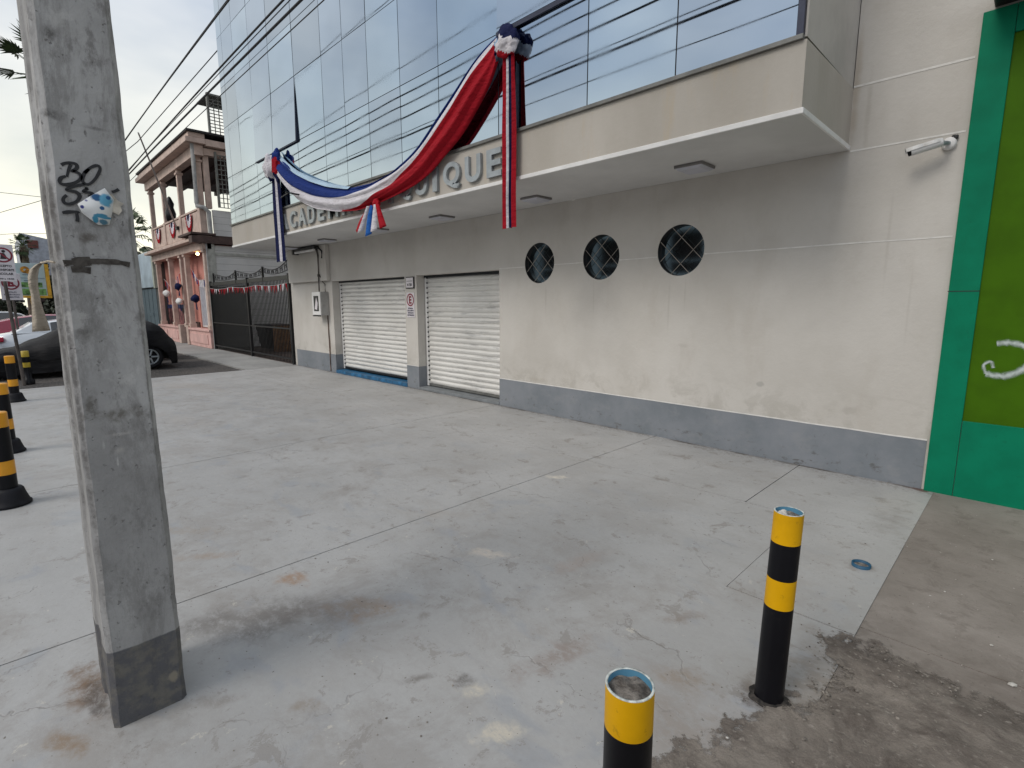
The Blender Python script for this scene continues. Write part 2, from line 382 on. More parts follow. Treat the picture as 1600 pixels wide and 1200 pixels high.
# rust drip under the meter box and stains in the canopy corner
c = G.mix(G.math('MULTIPLY', G.blotch((-12.0, 0, 0.65), (0.03, 1, 0.4), 0, 0.25, 12, 0.8), 0.8), c, (0.20, 0.13, 0.09))
c = G.mix(G.math('MULTIPLY', G.blotch((-12.4, 0, 2.95), (0.5, 1, 0.07), 0, 0.5, 7, 0.8), 0.8), c, (0.10, 0.095, 0.09))
c = G.mix(G.math('MULTIPLY', G.blotch((-1.36, 0, 3.55), (0.05, 2, 0.7), 0, 0.5, 6, 0.9), 0.45), c, (0.36, 0.28, 0.19))
G.color(c); G.bump(G.math('ADD', G.noise(18, 6, 0.65), G.noise(2.2, 3)), 0.22, 0.02); M_wall = G.m

G = Mat('beige_fascia_plaster', 0.8)
c = G.mix(G.ramp(G.noise(1.4, 7, 0.6, stretch=(1, 1, 0.4)), 0.3, 0.7), (0.40, 0.365, 0.315), (0.47, 0.435, 0.385))
c = G.mix(G.math('MULTIPLY', G.ramp(G.noise(3.5, 6, 0.7, stretch=(2, 2, 0.3)), 0.55, 0.7), 0.4), c, (0.46, 0.37, 0.25))
G.color(c); G.bump(G.noise(22, 6), 0.2, 0.01); M_fascia = G.m

M_upper = plain('grey_white_plaster', (0.47, 0.447, 0.41), 0.8, var=0.08, scale=2, bump=0.2)
M_white = plain('white_trim_paint', (0.74, 0.73, 0.71), 0.6, var=0.06, scale=4)
M_soffit = plain('soffit_white_paint', (0.60, 0.59, 0.575), 0.75, var=0.05, scale=1.5)
G = Mat('blue_grey_dado_paint', 0.6)
X, Y, Z = G.xyz()
c = G.mix(G.ramp(G.noise(1.6, 6, 0.65), 0.3, 0.7), (0.165, 0.185, 0.205), (0.225, 0.24, 0.262))
c = G.mix(G.math('MULTIPLY', G.ramp(G.noise(6, 7, 0.7, stretch=(1, 1, 2)), 0.56, 0.68), G.ramp(Z, 0.34, 0.02)), c, (0.09, 0.085, 0.08))
c = G.mix(G.math('MULTIPLY', G.ramp(G.noise(3.5, 7, .75, stretch=(1, 1, 1.6)), .50, .66), .35), c, (0.27, 0.275, 0.28))
c = G.mix(G.math('MULTIPLY', G.ramp(G.noise(17, 6, .8, stretch=(1, 1, .4)), .62, .68), .5), c, (0.09, 0.09, 0.09))
G.color(c); G.bump(G.noise(20, 6), 0.2, 0.01); M_dado = G.m
M_line = plain('pale_joint_line', (0.72, 0.70, 0.66), 0.7, var=0.08, scale=9)
M_dark = plain('dark_sealant', (0.012, 0.014, 0.018), 0.6, var=0.1)
M_black = plain('black_metal_paint', (0.014, 0.014, 0.015), 0.45, 0.2, var=0.2)
M_greysill = plain('grey_metal_sill', (0.17, 0.17, 0.16), 0.5, 0.4, var=0.15)
M_frame = plain('navy_window_frame', (0.03, 0.035, 0.06), 0.4, 0.4)

# mirror glass: tinted reflective panes, slightly wavy
def glass_mat(name, tint, wav):
    G = Mat(name, 0.035, 1.0)
    G.color(G.mix(G.ramp(G.noise(0.5, 3), 0.35, 0.65), tuple(t * 0.88 for t in tint), tint))
    G.rough(G.ramp(G.noise(1.7, 4), 0.35, 0.7, 0.02, 0.07))
    G.bump(G.noise(wav, 1, 0.4), 0.05, 0.10)
    return G.m
M_glass = [glass_mat('mirror_glass_a', (0.40, 0.475, 0.555), 0.55), glass_mat('mirror_glass_b', (0.36, 0.42, 0.48), 0.7), glass_mat('mirror_glass_c', (0.44, 0.53, 0.61), 0.62)]
G = Mat('round_window_glass', 0.05, 1.0); G.color((0.19, 0.245, 0.27)); G.b.inputs['Specular IOR Level'].default_value = 0.9; G.b.inputs['IOR'].default_value = 2.0
G.bump(G.noise(1.6, 2), 0.02, 0.03); M_rglass = G.m
M_grille = plain('beige_grille_paint', (0.30, 0.27, 0.235), 0.6)

G = Mat('rolled_shutter_paint', 0.42, 0.1)
X, Y, Z = G.xyz()
c = G.mix(G.ramp(G.noise(1.2, 5, 0.6), 0.3, 0.7), (0.66, 0.645, 0.61), (0.75, 0.735, 0.70))
c = G.mix(G.math('MULTIPLY', G.ramp(G.noise(1.5, 6, 0.7, stretch=(1.2, 1, 14)), 0.54, 0.66), 0.45), c, (0.27, 0.27, 0.275))
c = G.mix(G.math('MULTIPLY', G.ramp(G.math('FRACT', G.math('DIVIDE', G.math('SUBTRACT', Z, 0.06), 0.0925)), 0.62, 0.95), 0.30), c, (0.30, 0.285, 0.265))  # groove shade painted as a darker band per slat, deepens the profile
G.color(c); M_shut = G.m
M_blue = plain('blue_threshold_paint', (0.02, 0.13, 0.27), 0.5, var=0.3, scale=8)
M_alu = plain('brushed_aluminium', (0.33, 0.36, 0.38), 0.42, 0.5, var=0.12)
M_lampw = plain('lamp_diffuser_plastic', (0.50, 0.50, 0.55), 0.5, var=0.04)
M_lampf = plain('lamp_rim_grey', (0.20, 0.19, 0.185), 0.5)

# cloth
def cloth(name, col):
    G = Mat(name, 0.8); G.b.inputs['Sheen Weight'].default_value = 0.0; G.b.inputs['Specular IOR Level'].default_value = 0.2
    G.color(G.mix(G.ramp(G.noise(3, 4), 0.3, 0.7), tuple(q * 0.85 for q in col), col)); G.bump(G.math('ADD', G.noise(9, 5, 0.6, stretch=(1, 1, 2)), G.math('MULTIPLY', G.noise(4, 4, 0.6, stretch=(1, 1, 3), dist=1.0), 1.5)), 0.6, 0.03)
    return G.m
M_cblue, M_cwhite, M_cred, M_cnavy = cloth('blue_satin_cloth', (0.007, 0.028, 0.17)), cloth('white_satin_cloth', (0.68, 0.65, 0.68)), cloth('red_satin_cloth', (0.36, 0.004, 0.014)), cloth('navy_satin_cloth', (0.005, 0.009, 0.055))
M_bright = cloth('bright_blue_ribbon', (0.02, 0.12, 0.42))

# pole concrete
G = Mat('precast_pole_concrete', 0.85)
X, Y, Z = G.xyz()
c = G.mix(G.ramp(G.noise(3.0, 7, 0.65, stretch=(1, 1, 0.6)), 0.3, 0.7), (0.33, 0.325, 0.32), (0.48, 0.475, 0.465))
c = G.mix(G.math('MULTIPLY', G.ramp(G.noise(9, 7, 0.75, stretch=(1, 1, 0.5)), 0.52, 0.66), 0.7), c, (0.15, 0.142, 0.135))
c = G.mix(G.math('MULTIPLY', G.ramp(G.noise(2.2, 8, 0.8, stretch=(1, 1.6, 0.35), dist=0.4), 0.50, 0.60), 0.55), c, (0.20, 0.193, 0.185))
c = G.mix(G.math('MULTIPLY', G.ramp(G.noise(48, 3), 0.67, 0.72), 0.6), c, (0.09, 0.085, 0.08))
c = G.mix(G.math('MULTIPLY', G.ramp(G.noise(7, 6, 0.7), 0.58, 0.68), 0.4), c, (0.58, 0.57, 0.55))
c = G.mix(G.math('MULTIPLY', G.ramp(G.math('ADD', Z, G.math('MULTIPLY', G.noise(5, 6, .7), .5)), 1.62, 1.2), 0.45), c, (0.17, 0.165, 0.16))
for (y, z, ry, rz, col, k, sc) in [(-5.535, 1.5, 0.012, 1.3, (0.06, 0.055, 0.05), 0.7, 14), (-5.325, 1.5, 0.006, 1.3, (0.07, 0.065, 0.06), 0.5, 14),
    (-5.48, 2.52, 0.022, 0.05, (0.08, 0.075, 0.07), 0.8, 22), (-5.50, 2.27, 0.05, 0.016, (0.07, 0.065, 0.06), 0.75, 18), (-5.40, 2.25, 0.05, 0.008, (0.08, 0.075, 0.07), 0.5, 18),
    (-5.45, 1.88, 0.055, 0.03, (0.09, 0.075, 0.06), 0.75, 16), (-5.50, 1.29, 0.03, 0.06, (0.10, 0.09, 0.075), 0.8, 16), (-5.44, 1.25, 0.10, 0.035, (0.11, 0.098, 0.08), 0.8, 16),
    (-5.36, 1.24, 0.03, 0.02, (0.09, 0.08, 0.065), 0.8, 20), (-5.49, 1.55, 0.025, 0.03, (0.09, 0.085, 0.075), 0.8, 20),
    (-5.42, 1.17, 0.06, 0.01, (0.42, 0.40, 0.38), 0.7, 26), (-5.48, 1.14, 0.006, 0.022, (0.55, 0.54, 0.52), 0.9, 20), (-5.445, 1.07, 0.005, 0.03, (0.55, 0.54, 0.52), 0.9, 20),
    (-5.44, 1.11, 0.025, 0.02, (0.40, 0.38, 0.36), 0.7, 24), (-5.53, 1.95, 0.012, 0.16, (0.12, 0.11, 0.10), 0.7, 18)]:
    c = G.mix(G.math('MULTIPLY', G.math('MULTIPLY', G.blotch((-2.365, y, z), (1, ry, rz), 0, 0.9, sc, 0.9), G.ramp(G.noise(38, 6, .75), .35, .58, .35, 1.0)), k), c, col)
pe = G.math('ADD', Z, G.math('MULTIPLY', G.noise(12, 4), 0.02))
band = G.ramp(pe, 0.335, 0.328)
c = G.mix(G.math('MULTIPLY', band, 0.86), c, G.mix(G.ramp(G.noise(14, 6, 0.7), 0.42, 0.62), (0.060, 0.060, 0.068), (0.115, 0.106, 0.09)))
c = G.mix(G.math('MULTIPLY', G.blotch((-2.365, -5.35, 0.12), (1, 0.02, 0.03), 0, 0.8, 30, 0.5), 0.8), c, (0.25, 0.22, 0.17))
G.color(c); G.bump(G.math('ADD', G.math('ADD', G.noise(26, 7, 0.75), G.noise(5, 4)), G.math('MULTIPLY', G.ramp(G.noise(48, 3), 0.66, 0.72), -0.8)), 0.6, 0.008); M_pole = G.m
M_ink = plain('black_spray_ink', (0.012, 0.012, 0.014), 0.6)
G = Mat('dark_tape_residue', 0.85); G.color(G.mix(G.ramp(G.noise(30, 6, .7), .35, .65), (0.03, 0.024, 0.02), (0.09, 0.08, 0.07)))
G.t.links.new(G.ramp(G.noise(22, 7, 0.75, stretch=(1, .5, 1.4)), 0.36, 0.50), G.b.inputs['Alpha']); M_tape = G.m
G = Mat('printed_paper', 0.7)
c = G.mix(G.ramp(G.noise(7, 3), 0.4, 0.7), (0.74, 0.75, 0.74), (0.80, 0.82, 0.83)); 
for (y, z, ry, rz, col) in [(-5.432, 1.999, .020, .015, (0.01, 0.08, 0.20)), (-5.407, 1.992, .022, .026, (0.12, 0.38, 0.56)), (-5.400, 2.002, .009, .008, (0.015, 0.10, 0.26)),
    (-5.420, 1.965, .009, .008, (0.015, 0.10, 0.26)), (-5.427, 1.938, .026, .009, (0.06, 0.28, 0.44)), (-5.443, 1.924, .010, .016, (0.06, 0.30, 0.46)), (-5.420, 1.918, .016, .012, (0.10, 0.24, 0.34)),
    (-5.475, 1.962, .007, .007, (0.02, 0.03, 0.20)), (-5.462, 1.985, .005, .004, (0.2, 0.2, 0.35)), (-5.412, 1.932, .022, .006, (0.08, 0.32, 0.5))]:
    y += 0.018; z += 0.018; c = G.mix(G.blotch((-2.36, y, z), (1, ry, rz), 0, 0.35, 60, 0.4), c, col)
G.color(c); M_paper = G.m
M_oldpaper = plain('yellowed_paper', (0.50, 0.46, 0.39), 0.8, var=0.2, scale=30)
M_beige = cloth('faded_beige_cloth', (0.46, 0.40, 0.32))

# bollards
def worn(name, col, wear, k, rough=0.4):
    G = Mat(name, rough); c = G.mix(G.ramp(G.noise(4, 5), 0.3, 0.7), tuple(q * 0.8 for q in col), col)
    c = G.mix(G.math('MULTIPLY', G.ramp(G.noise(22, 6, 0.75), 0.60, 0.68), k), c, wear); G.color(c); G.bump(G.noise(60, 3), 0.08, 0.003); return G.m
M_yel = worn('yellow_gloss_paint', (0.66, 0.35, 0.001), (0.26, 0.15, 0.01), 0.45, 0.45); M_yel.node_tree.nodes['Principled BSDF'].inputs['Specular IOR Level'].default_value = 0.2
M_blk = worn('black_gloss_paint', (0.004, 0.004, 0.006), (0.03, 0.026, 0.024), 0.35, 0.4); M_blk.node_tree.nodes['Principled BSDF'].inputs['Specular IOR Level'].default_value = 0.22
M_soil = plain('dark_packed_soil', (0.035, 0.03, 0.026), 0.95, var=0.5, scale=40, bump=0.4)
M_innerblue = worn('pale_blue_pipe_inside', (0.10, 0.28, 0.42), (0.3, 0.36, 0.4), 0.5, 0.6)
M_rim = plain('chipped_pale_rim', (0.52, 0.55, 0.52), 0.6, var=0.3, scale=60)
G = Mat('rough_concrete_fill', 0.95); G.color(G.mix(G.ramp(G.noise(30, 7, 0.7), 0.35, 0.68), (0.09, 0.075, 0.062), (0.36, 0.32, 0.28))); G.bump(G.noise(60, 7, 0.7), 1.0, 0.02); M_fill = G.m
M_rubber = plain('black_rubber', (0.009, 0.009, 0.012), 0.6, var=0.3, scale=10, bump=0.1, spec=0.25)
M_oran = worn('amber_reflective_band', (0.78, 0.34, 0.012), (0.5, 0.25, 0.03), 0.3, 0.35)
M_oran2 = worn('dull_yellow_band', (0.50, 0.36, 0.03), (0.3, 0.22, 0.05), 0.4, 0.5)
M_teal = worn('teal_green_paint', (0.002, 0.20, 0.105), (0.004, 0.14, 0.075), 0.5, 0.6); M_teal.node_tree.nodes['Principled BSDF'].inputs['Specular IOR Level'].default_value = 0.12
M_olive = worn('olive_green_paint', (0.055, 0.14, 0.003), (0.06, 0.13, 0.01), 0.5, 0.6); M_olive.node_tree.nodes['Principled BSDF'].inputs['Specular IOR Level'].default_value = 0.1
M_sign = plain('white_sign_face', (0.66, 0.62, 0.64), 0.4, var=0.04)
M_signr = plain('dark_red_sign_ink', (0.22, 0.012, 0.03), 0.5)
M_ink2 = plain('dark_navy_sign_ink', (0.03, 0.03, 0.08), 0.5)
M_blackp = plain('black_sign_ink', (0.015, 0.012, 0.015), 0.5)
M_galv = plain('weathered_steel_post', (0.10, 0.085, 0.075), 0.6, 0.3, var=0.3)
M_pink = plain('pale_pink_plaster', (0.64, 0.40, 0.36), 0.75, var=0.1, scale=3)
M_pinkd = plain('salmon_porch_wall', (0.62, 0.27, 0.22), 0.8, var=0.1, scale=2)
M_pinkt = plain('peach_timber_trim', (0.55, 0.42, 0.355), 0.65, var=0.12, scale=4)
M_timber = plain('dark_porch_timber', (0.075, 0.045, 0.038), 0.7, var=0.2)
M_roof = plain('dark_roof_felt', (0.03, 0.028, 0.028), 0.8)
G = Mat('white_clapboard', 0.7)
X, Y, Z = G.xyz()
fr = G.math('FRACT', G.math('MULTIPLY', Z, 4.2))
c = G.mix(G.ramp(G.noise(1.5, 5), 0.3, 0.7), (0.62, 0.615, 0.60), (0.72, 0.71, 0.69)); c = G.mix(G.ramp(fr, 0.06, 0.0), c, (0.15, 0.14, 0.14))
G.color(c); G.bump(fr, 0.6, 0.02); M_clap = G.m
M_yard = plain('backyard_grey_wall', (0.10, 0.105, 0.10), 0.8, var=0.2, scale=1.2)
G = Mat('yard_floor', 0.9); G.color(G.mix(G.ramp(G.noise(1.5, 5), 0.3, 0.7), (0.05, 0.03, 0.024), (0.09, 0.06, 0.048))); M_yardf = G.m
M_bluew = plain('pale_blue_panel', (0.46, 0.56, 0.62), 0.3, var=0.12, scale=1.5)
M_garage = plain('dark_teal_roller_door', (0.10, 0.14, 0.16), 0.6, var=0.1)
G = Mat('car_cover_fabric', 0.7, spec=0.25); G.color(G.mix(G.ramp(G.noise(1.5, 4), 0.3, 0.7), (0.005, 0.005, 0.007), (0.016, 0.015, 0.015))); G.bump(G.noise(4, 3, 0.5, stretch=(1, 0.6, 2.2)), 0.6, 0.08); M_cover = G.m
def carpaint(n, c): 
    q = Mat(n, 0.25, 0.1); q.color(c); q.b.inputs['Coat Weight'].default_value = 0.6; return q.m
M_carw, M_carr, M_cars = carpaint('white_car_paint', (0.62, 0.65, 0.68)), carpaint('crimson_car_paint', (0.30, 0.02, 0.05)), carpaint('silver_car_paint', (0.4, 0.41, 0.42))
G = Mat('car_glass', 0.05); G.color((0.02, 0.025, 0.03)); G.b.inputs['Coat Weight'].default_value = 1.0; M_cglass = G.m
M_lampr = plain('red_tail_lamp', (0.6, 0.02, 0.06), 0.3)
M_bark = plain('palm_bark', (0.13, 0.095, 0.07), 0.9, var=0.3, scale=9, bump=0.5)
M_leaf = plain('palm_frond_green', (0.045, 0.075, 0.022), 0.6, var=0.4, scale=5)
M_leaf2 = plain('tree_leaf_green', (0.05, 0.105, 0.02), 0.6, var=0.4, scale=3)
M_leaf3 = plain('dark_tree_leaf', (0.018, 0.03, 0.014), 0.7, var=0.4, scale=3)
M_dry = plain('dry_palm_skirt', (0.17, 0.14, 0.09), 0.9, var=0.3, scale=8)
M_wire = plain('black_cable', (0.010, 0.010, 0.013), 0.6)
M_brown = plain('dark_brown_wall', (0.05, 0.033, 0.03), 0.8, var=0.2)

# ------------------------------------------------------------------ ground
def sheet(name, poly, z, mat, label_kind='structure', div=None):
    mb = MB()
    mb.add([(x, y, z) for x, y in poly], [list(range(len(poly)))])
    o = mb.build(name, mat); tag(o, kind='structure'); return o
sheet('ground', [(-400, -400), (400, -400), (400, 400), (-400, 400)], -0.045, M_ground)
sheet('road', [(-400, -24), (400, -24), (400, -9.5), (-400, -9.5)], -0.037, M_asph)
mb = MB()
jx = [-13.9, -9.15, -6.1, -3.2, -1.55, -0.46]
# forecourt slab: separate pours with real joints cut between them
g = 0.004
def pour(x0, x1, y0, y1, z=0.0):
    mb.box(x0 + g, x1 - (g if x1 < -0.5 else -0.001), y0 + g, y1 - g, -0.06, z)
for a, b in ((-13.9, -9.15), (-9.15, -6.1), (-6.1, -3.2), (-3.2, -1.55), (-1.55, -0.47)):
    pour(a, b, -1.42, 0.21)
for a, b in ((-13.9, -6.1), (-6.1, -3.2)):
    pour(a, b, -9.5, -1.42)
# street-side bay around the small square patch
mb.box(-3.2 + g, -1.11 - g, -9.5, -1.42 - g, -0.06, 0.0)
mb.box(-1.11, -0.469, -2.83 + g, -1.42 - g, -0.06, 0.0015)
mb.box(-1.11 - g, -0.469, -9.5, -2.83 - g, -0.06, 0.0)
# ragged right edge of the slab
o = mb.build('forecourt_slab', M_slab); tag(o, kind='structure')
sheet('joint_bed', [(-13.88, -9.48), (-0.5, -9.48), (-0.5, 0.2), (-13.88, 0.2)], -0.012, M_roof)

# right-hand weathered sidewalk, and the patch of loose dirt over it
mb = MB()
mb.box(-0.468, 2.6, -1.474, 0.0, -0.06, -0.001)
mb.box(-0.468, 2.6, -2.722, -1.477, -0.06, -0.003)
mb.box(2.61, 8.0, -2.72, 0.0, -0.06, -0.006)
mb.box(-0.468, 8.0, -9.5, -2.725, -0.06, -0.006)
o = mb.build('sidewalk', M_walk); tag(o, kind='structure')
P = []; COV = []
NX, NY = 150, 130
for i in range(NX + 1):
    row = []
    for j in range(NY + 1):
        x = -0.95 + 3.2 * i / NX; y = -5.6 + 3.1 * j / NY
        d = 0.5 + 0.18 * noise.noise(Vector((x * 2.2, y * 2.2, 1)))
        e = min(x + 0.56 + 0.30 * max(0, -3.3 - y) + 0.16 * noise.noise(Vector((x * 3, y * 3, 0))) + 0.04 * noise.noise(Vector((x * 14, y * 14, 0))) - 0.08 * max(0, (-3.6 - y)) * 0, -2.86 - 0.12 * x - y + 0.12 * noise.noise(Vector((x * 3, y * 3, 4))) + 0.03 * noise.noise(Vector((x * 15, y * 15, 4))))
        h = max(0, min(1, e / 0.6)) * 0.02 + 0.0025
        if e > 0: h += min(1, e / 0.35) * (0.016 * noise.noise(Vector((x * 5, y * 5, 2))) + 0.010 * noise.noise(Vector((x * 17, y * 17, 3))) + 0.006 * noise.noise(Vector((x * 45, y * 45, 3))))
        row.append((x, y, max(h, 0.002))); COV.append(max(0.0, min(1.0, (e + 0.12) / 0.42)))
    P.append(row)
mb = MB(); mb.grid(P); o = mb.build('dirt_patch', M_dirt); tag(o, kind='structure')
at_ = o.data.attributes.new('cover', 'FLOAT', 'POINT')
for k_, v_ in enumerate(COV): at_.data[k_].value = v_

# pebbles and crumbs scattered on the dirt and the slab
M_peb = plain('pale_stone', (0.22, 0.195, 0.168), 0.9, var=0.4, scale=30)
M_pebw = plain('white_chip', (0.50, 0.48, 0.44), 0.8)
mb = MB()
def pebble(x, y, z, r, mi):
    bm = bmesh.new(); bmesh.ops.create_icosphere(bm, subdivisions=1, radius=r)
    s = random.uniform(0.6, 1.5); t = random.uniform(0.4, 0.7); a = random.uniform(0, 6.28)
    for v in bm.verts:
        k = 1 + 0.35 * noise.noise(v.co * (1.2 / r) + Vector((x * 9, y * 9, 0)))
        vx, vy = v.co.x * k * s, v.co.y * k
        v.co = Vector((x + vx * math.cos(a) - vy * math.sin(a), y + vx * math.sin(a) + vy * math.cos(a), z + v.co.z * k * t + r * 0.15))
    mb.frombm(bm, mi)
for i in range(1300):
    x = random.uniform(-0.5, 1.5); y = random.uniform(-4.9, -2.9)
    if y > -2.9 - 0.12 * x: continue
    pebble(x, y, 0.012, random.choice([0.002, 0.0025, 0.003, 0.004, 0.005, 0.007]) * random.uniform(0.7, 1.4), 0)
for i in range(220):
    pebble(-0.46 + random.gauss(0, 0.10), random.uniform(-4.6, -2.8), 0.002, random.uniform(0.002, 0.006), 0)
for i in range(120):
    pebble(random.uniform(-4, -0.5), random.uniform(-5.3, -1.5), 0.001, random.uniform(0.002, 0.005), 0)
for i in range(90):
    pebble(random.uniform(-0.4, 1.5), random.uniform(-2.7, -0.1), -0.004, random.uniform(0.0015, 0.0045), random.choice([0, 0, 0, 1]))
for i in range(160):
    pebble(random.uniform(-6, -0.5), random.uniform(-0.06, -0.008) - random.random() ** 3 * .15, 0.001, random.uniform(0.0015, 0.005), 0)
for (x, y, r) in [(0.10, -2.74, 0.013), (-0.30, -3.02, 0.014), (0.18, -2.2, 0.008), (-0.03, -1.3, 0.007), (-0.66, -3.9, 0.008), (-0.2, -2.0, 0.006), (0.02, -2.45, 0.008)]:
    pebble(x, y, 0.0, r, 1 if r != 0.02 else 0)
o = mb.build('loose_pebbles', [M_peb, M_pebw]); tag(o, 'small loose stones and crumbs scattered over the dirt patch and slab edge', 'pebbles', kind='stuff')

# left: gravel lot, grey pavement in front of the fence and pink house
P = []
for i in range(61):
    row = []
    for j in range(31):
        x = -60 + 46.09 * (i / 60) ** 0.6; y = -9.4 + 8.05 * j / 30
        row.append((x, y, -0.036 + 0.02 * noise.noise(Vector((x * 1.3, y * 1.3, 0)))))
    P.append(row)
mb = MB(); mb.grid(P); tag(mb.build('gravel_lot', M_gravel), kind='structure')
mb = MB()
for a, b in ((-16.6, -13.905), (-19.4, -16.61), (-22.2, -19.41), (-25, -22.21), (-30, -25.01), (-60, -30.01)):
    mb.box(a, b, -1.33, 0.0, -0.06, -0.004)
tag(mb.build('pavement', M_walk2), kind='structure')
mb = MB(); mb.box(-21.38, -14.12, 0.0, 8.9, -0.06, -0.008); tag(mb.build('yard_ground', M_yardf), kind='structure')

# ------------------------------------------------------------------ main building
B = empty('academy_building', (-7.3, 0, 0), 'cream academy building with mirrored glass upper floors, canopy and two roller shutters', 'building')
YF, YG = -1.337, -1.337
WIN = [(-5.185, 2.225, 0.288), (-4.10, 2.24, 0.288), (-2.985, 2.25, 0.290)]
mb = MB()
def wall_rect(x0, x1, z0, z1, y=0.0): mb.quad((x0, y, z0), (x1, y, z0), (x1, y, z1), (x0, y, z1))
def ring_cell(cx, cz, r, x0, x1, z0, z1, depth=0.11, n=64):
    ci, sq = [], []
    for k in range(n):
        a = 2 * math.pi * k / n; dx, dz = math.cos(a), math.sin(a)
        ci.append((cx + r * dx, 0, cz + r * dz))
        t = min(((x1 - cx) / dx if dx > 1e-9 else (x0 - cx) / dx if dx < -1e-9 else 1e9), ((z1 - cz) / dz if dz > 1e-9 else (z0 - cz) / dz if dz < -1e-9 else 1e9))
        sq.append([cx + t * dx, 0, cz + t * dz])
    for cxn, czn in ((x0, z0), (x1, z0), (x0, z1), (x1, z1)):     # snap nearest sample to each corner
        k = min(range(n), key=lambda i: (sq[i][0] - cxn) ** 2 + (sq[i][2] - czn) ** 2); sq[k] = [cxn, 0, czn]
    vs = ci + sq; fs = [(k, n + k, n + (k + 1) % n, (k + 1) % n) for k in range(n)]
    mb.add(vs, fs)
    bk = [(p[0], depth, p[2]) for p in ci]
    mb.add(ci + bk, [(k, (k + 1) % n, n + (k + 1) % n, n + k) for k in range(n)], 0, True)
zt = 3.02
wall_rect(-6.03, 6.0, 0.0, 1.90); wall_rect(-6.03, 6.0, 2.58, zt)
xs = [-6.03, -5.62, -4.66, -3.55, -2.55, 6.0]
wall_rect(-6.03, -5.62, 1.90, 2.58); wall_rect(-2.55, 6.0, 1.90, 2.58)
for (cx, cz, r), x0, x1 in zip(WIN, (-5.62, -4.66, -3.55), (-4.66, -3.55, -2.55)): ring_cell(cx, cz, r, x0, x1, 1.90, 2.58)
# upper wall to the right of the glass box, lintel over shutters, pillars
wall_rect(-1.38, 6.0, zt, 14.0)
wall_rect(-11.74, -6.03, 2.17, zt)
mb.box(-8.70, -8.30, 0.0, 0.24, 0.0, 2.17)
mb.quad((-6.03, 0, 0), (-6.03, 0.24, 0), (-6.03, 0.24, 2.17), (-6.03, 0, 2.17))
mb.quad((-11.74, 0.24, 0), (-11.74, 0, 0), (-11.74, 0, 2.17), (-11.74, 0.24, 2.17))
mb.quad((-11.74, 0.0, 2.17), (-6.03, 0.0, 2.17), (-6.03, 0.24, 2.17), (-11.74, 0.24, 2.17))
mb.box(-14.12, -11.745, 0.0, 0.4, 0.0, 3.02)
mb.box(-14.0, -11.80, -0.10, -0.002, 2.18, 3.015, bev=0.008)
mb.quad((-14.12, 0.4, 0), (-14.12, 12, 0), (-14.12, 12, 3.6), (-14.12, 0.4, 3.6))
mb.quad((-14.1, 12, 0), (6, 12, 0), (6, 12, 14), (-14.1, 12, 14))
mb.quad((-14.12, 0, 14), (6, 0, 14), (6, 12, 14), (-14.12, 12, 14))
mb.quad((6, 0, 0), (6, 12, 0), (6, 12, 14), (6, 0, 14))
mb.build('wall', M_wall, B)
# canopy box: fascia, side, soffit, white edge strip
mb = MB()
mb.quad((-14.17, YF, 3.06), (-1.38, YF, 3.06), (-1.38, YF, 3.53), (-14.17, YF, 3.53))
mb.quad((-1.38, YF, 3.06), (-1.38, 0, 3.06), (-1.38, 0, 3.55), (-1.38, YF, 3.53))
mb.quad((-14.17, 0, 3.06), (-14.17, YF, 3.06), (-14.17, YF, 3.53), (-14.17, 0, 3.53))
mb.build('fascia', M_fascia, B)
mb = MB(); mb.box(-14.17, -1.38, YF + 0.002, 0.0, 3.022, 3.058); mb.build('soffit', M_soffit, B)
mb = MB(); mb.box(-14.19, -1.362, YF - 0.018, YF, 3.02, 3.062, bev=0.004); mb.box(-1.38, -1.362, YF, -0.002, 3.02, 3.062, bev=0.004); mb.box(-14.19, -14.17, YF, -0.002, 3.02, 3.062)
mb.build('canopy_edge', M_white, B)
mb = MB(); mb.box(-1.40, -1.385, YF + 0.012, -0.003, 3.552, 14.0); mb.build('side_wall', M_upper, B); mb = MB(); mb.box(-14.17, -14.15, YF + 0.03, 11.9, 3.6, 14.0)
mb.build('side_wall', M_upper, B)
mb = MB(); mb.box(-14.2, -1.40, YF - 0.03, YF + 0.03, 3.53, 3.565, bev=0.003); mb.build('sill', M_greysill, B)
mb = MB(); mb.box(-1.45, -1.402, YF - 0.02, YF + 0.03, 3.566, 14.0, bev=0.003); mb.build('corner_frame', M_frame, B)
# painted dado, lines
mb = MB()
mb.box(-6.034, -0.56, -0.006, 0.0, 0.0, 0.44); mb.build('dado', M_dado, B); mb = MB(); mb.box(-8.705, -8.295, -0.006, 0.0, 0.0, 0.44); mb.box(-8.30, -8.294, 0.0, 0.2, 0.0, 0.44)
mb.build('dado', M_dado, B); mb = MB(); mb.box(-13.75, -11.74, -0.006, 0.0, 0.0, 0.44); mb.box(-14.0, -13.756, -0.004, 0.0, 0.0, 0.44); mb.box(-11.744, -11.738, 0, 0.19, 0, 0.44)
mb.build('dado', M_dado, B)
mb = MB()
def line(x0, x1, z, w=0.014):
    n = max(2, int((x1 - x0) / 0.3)); P = []
    for i in range(n + 1):
        x = x0 + (x1 - x0) * i / n; dz = 0.004 * noise.noise(Vector((x * 3, z * 7, 0)))
        P.append([(x, -0.003, z - w / 2 + dz), (x, -0.003, z + w / 2 + dz)])
    mb.grid(P, 0, False)
for a_ in ((-6.03, -5.475, 2.185, 0.012), (-4.895, -4.39, 2.187, 0.012), (-3.81, -3.277, 2.189, 0.012), (-2.69, -0.56, 2.19, 0.013), (-1.36, -0.56, 3.01, 0.014), (-1.378, -0.56, 3.56, 0.018),
           (-1.378, -0.56, 4.5, 0.014), (-6.03, -0.56, 0.448, 0.014), (-8.70, -8.30, 0.447, 0.01)):
    mb = MB(); line(*a_); mb.build('painted_line', M_line, B)
